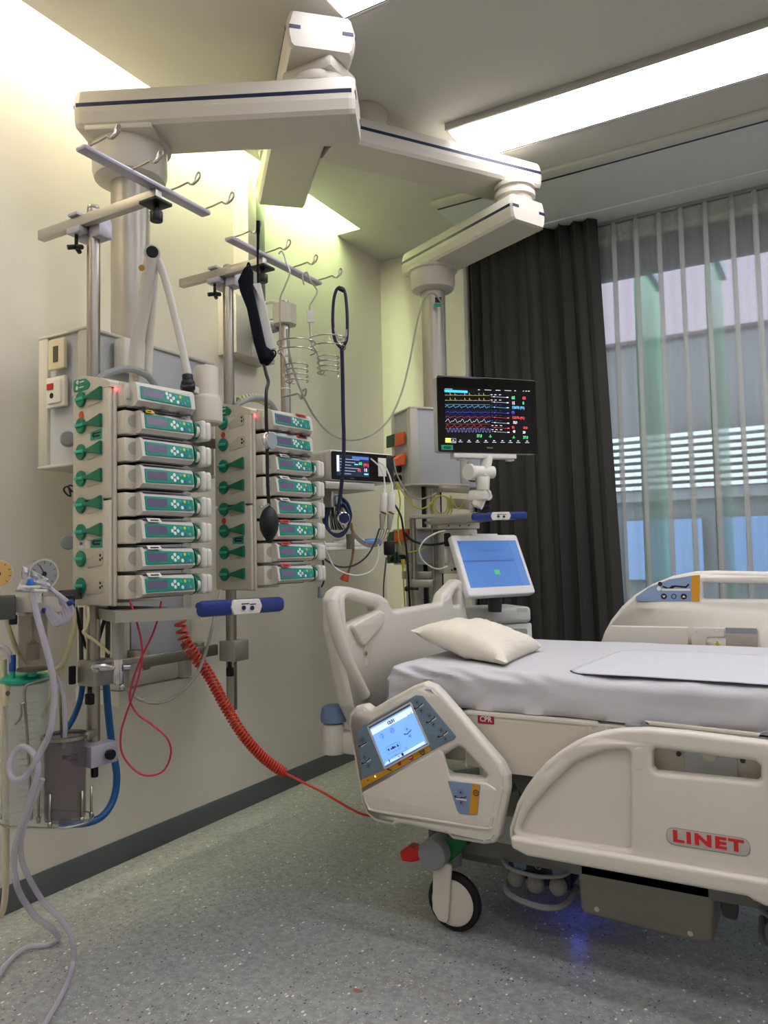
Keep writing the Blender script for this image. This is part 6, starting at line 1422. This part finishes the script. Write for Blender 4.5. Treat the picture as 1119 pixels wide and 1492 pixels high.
for k in range(6):
    P = []
    for i in range(20):
        a = 2*PI*i/20; P.append(D(491+(20.5-k*.9)*math.cos(a)+rnd.uniform(-.6, .6)+k*.3, 751+(27-k*.7)*math.sin(a)+k*1.5, 2.93+.012*((k % 3)-1)+.004*math.sin(3*a)))
    build(MB().tube(P, .0042, 7, closed=True, smooth=3), 'hose_turn', mat('hose_navy', '26365a', .45), co_)
build(MB().bar(D(492, 723, 2.90), D(493, 735, 2.90), .014, .03, .004), 'velcro_band', GREYP, co_)
bc = thing('cable_bundle', 'black and grey cables bunched inside the dark blue hose ring', 'cables', D(488, 750, 2.96))
for k in range(8):
    x = 476+k*3.2; build(MB().tube([D(480+k*2.6, 722, 2.97), D(x+rnd.uniform(-2, 2), 740, 2.96), D(x+rnd.uniform(-3, 3), 758, 2.96), D(x+4, 772, 2.97)], .0032, 6), 'strand', [BLACK, GREYC, DKC][k % 3], bc)
cable('adapter_cable', 'black cable hanging behind the lowest pump of the right rack', 'cable', [(468, 800, 2.8), (471, 822, 2.78), (472, 845, 2.78), (468, 856, 2.78)], .0032, BLACK)
q = D(466, 863, 2.78); build(MB().cyl(q+Z3*.02, q-Z3*.02, .007, .009, 10, bev=.002), 'cable_plug', GREYP, None, 'small grey plug dangling below the right pump rack', 'plug')
for k, (x, lab) in enumerate(((561, 'left of two white and grey pressure transducers hanging under the small monitor'), (575, 'right of two white and grey pressure transducers hanging under the small monitor'))):
    dq = 2.88; t = thing('pressure_transducer', lab, 'transducer', D(x, 740, dq)); x -= 6 if k else 3
    a, b, c, d = D(x+2, 718, dq), D(x+1, 746, dq), D(x-.2, 748.5, dq), D(x-2, 772, dq)
    build(MB().cyl(b, a, .015, .013, 20, bev=.004), 'upper_sleeve', PLW, t, 'white sleeve'); build(MB().cyl(c, b, .011, .0148, 20), 'collar', mat('collar_brown', '7c5548', .5), t)
    build(MB().cyl(d, c, .007, .0125, 18, bev=.002), 'lower_sleeve', GREYC, t, 'grey lower sleeve'); build(MB().cyl(a, D(x+2.5, 706, dq), .006, .004, 12), 'strain_relief', PLW, t)
    build(MB().tube([D(x+2.5, 706, dq), D(x+1-3*k, 692, dq), D(x-5-3*k, 680, dq), D(x-18, 668+4*k, dq)], .0028, 6), 'lead', WHC, t)
for k in range(4):
    cable('sensor_lead', ['grey lead curving from the blue coil to the left transducer, highest of four', 'second of four grey leads curving to the transducers', 'third of four grey leads curving to the transducers', 'lowest of the four grey leads curving to the transducers'][k], 'cable', [(510, 762+k*2, 2.92), (518, 778+k*2, 2.92), (530, 788+k*2, 2.91), (543, 791+k*2, 2.90), (552+k*3, 784+k, 2.89), (556+k*4, 772-k, 2.885)], .0024, GREYC, 6, group='leads to the transducers')
cable('dark_lead', 'dark blue lead sagging from the right pump rack up to the transducers', 'cable', [(468, 808, 2.85), (478, 818, 2.85), (495, 826, 2.87), (515, 824, 2.88), (533, 812, 2.88), (545, 793, 2.88), (553, 770, 2.88)], .0034, DKC)
cable('white_lead', 'white lead sagging low between the right pump rack and the blue probe', 'cable', [(472, 788, 2.84), (477, 806, 2.84), (487, 826, 2.85), (505, 836, 2.86), (525, 838, 2.87), (543, 830, 2.88), (551, 812, 2.88), (551, 793, 2.88)], .0032, WHC)
am = thing('amber_connector', 'amber tube ending in an orange connector under the hose ring', 'connector', D(504, 840, 2.9))
build(MB().tube([D(512, 762, 2.90), D(515, 790, 2.90), D(513, 815, 2.90), D(507, 835, 2.90)], .0046, 8), 'amber_tube', mat('amber_tubing', '8a6a34', .35), am)
build(MB().cyl(D(506, 834, 2.90), D(501, 846, 2.90), .010, .018, 16, bev=.003), 'orange_plug', mat('plug_orange', 'b8471f', .4), am)
cable('probe_plug', 'olive grey clip block hanging below the hose ring', 'clip', [(509, 778, 2.89), (510, 790, 2.89), (510, 800, 2.89)], .014, mat('olive_grey', '5e5d4e', .5), 10)
# yellow-green cables by the right console
for k, (lab, P, r_) in enumerate((
    ('yellow-green cable sagging from the gas outlets to the rail', [(577, 702, 3.36), (586, 716, 3.35), (600, 735, 3.34), (615, 741, 3.34), (630, 732, 3.36), (636, 722, 3.4)], .0035),
    ('yellow-green cable dropping past the orange sockets', [(578, 704, 3.36), (583, 730, 3.35), (580, 760, 3.34), (582, 790, 3.34), (592, 804, 3.36), (612, 801, 3.36), (632, 792, 3.34)], .0035),
    ('thin yellow cable hanging below the lower sockets', [(587, 820, 3.38), (588, 850, 3.38), (590, 884, 3.4)], .003),
    ('grey cable sagging from the gas outlets to the rail', [(574, 670, 3.36), (578, 690, 3.35), (592, 716, 3.34), (608, 727, 3.34), (625, 724, 3.36), (636, 719, 3.38)], .0035))):
    cable('outlet_cable', lab, 'cable', P, r_, GREYC if k == 3 else YELC)
build(MB().cyl(D(587, 815, 3.38), D(588, 828, 3.38), .010, .006, 12), 'cable_plug', mat('plug_yellow', 'd8c43a', .4), None, 'yellow plug in the lower gas outlet', 'plug')
yc = thing('cable_coil', 'yellow-green cable coiled in a ring above the pendant shelf', 'cable', D(644, 735, 3.36))
for k in range(3): build(MB().tube([D(643+(10+k*3)*math.cos(2*PI*i/16), 735+(13+k*2)*math.sin(2*PI*i/16)+k*2, 3.35+.008*k) for i in range(16)], .003, 6, closed=True, smooth=3), 'cable_turn', YELC, yc)
cable('coil_tail', 'yellow-green cable end drooping from the coil towards the monitor post', 'cable', [(656, 722, 3.36), (662, 735, 3.35), (670, 741, 3.33), (676, 730, 3.3)], .003, YELC)
ad = thing('power_adapter', 'black power adapter plugged in beside the lower sockets', 'adapter', D(567, 800, 3.36))
q = D(567, 799, 3.36); build(MB(face_cam(q)).box((-.024, -.030, -.02), (.024, .032, .02), .008), 'adapter_body', BLACK, ad)
build(MB().tube([D(563, 812, 3.35), D(561, 830, 3.35), D(559, 855, 3.36), D(559, 890, 3.38)], .003, 6), 'adapter_lead', DKC, ad)
cable('power_cable', 'black cable running past the orange sockets down the right console', 'cable', [(575, 735, 3.34), (584, 752, 3.33), (588, 775, 3.33), (592, 800, 3.33), (595, 840, 3.34), (598, 900, 3.4)], .0045, BLACK)
cable('power_cable', 'black cable leading from the pole to the black plug of the equipment module', 'cable', [(589, 776, 3.33), (600, 787, 3.34), (618, 793, 3.34), (635, 793, 3.33), (648, 790, 3.32), (650, 780, 3.32)], .0055, BLACK)
cable('white_loop', 'white cable bowing out left of the equipment module', 'cable', [(648, 773, 3.3), (635, 777, 3.28), (620, 786, 3.26), (611, 800, 3.26), (615, 815, 3.27), (628, 826, 3.28), (640, 829, 3.29), (652, 825, 3.3)], .0036, WHC)

q = H(520, 1443, 'z', .0004)
pts = [(q.x+.011*math.cos(a)*(1+.35*math.sin(3*a+1))*1.2, q.y+.009*math.sin(a)*(1+.3*math.cos(2*a))) for a in [2*PI*k/18 for k in range(18)]]
build(MB().prism(pts, .0002, .0008), 'floor_stain', mat('rust_stain', '9a6a50', .5), None, 'small rust-coloured mark on the floor in front of the bed', 'stain')
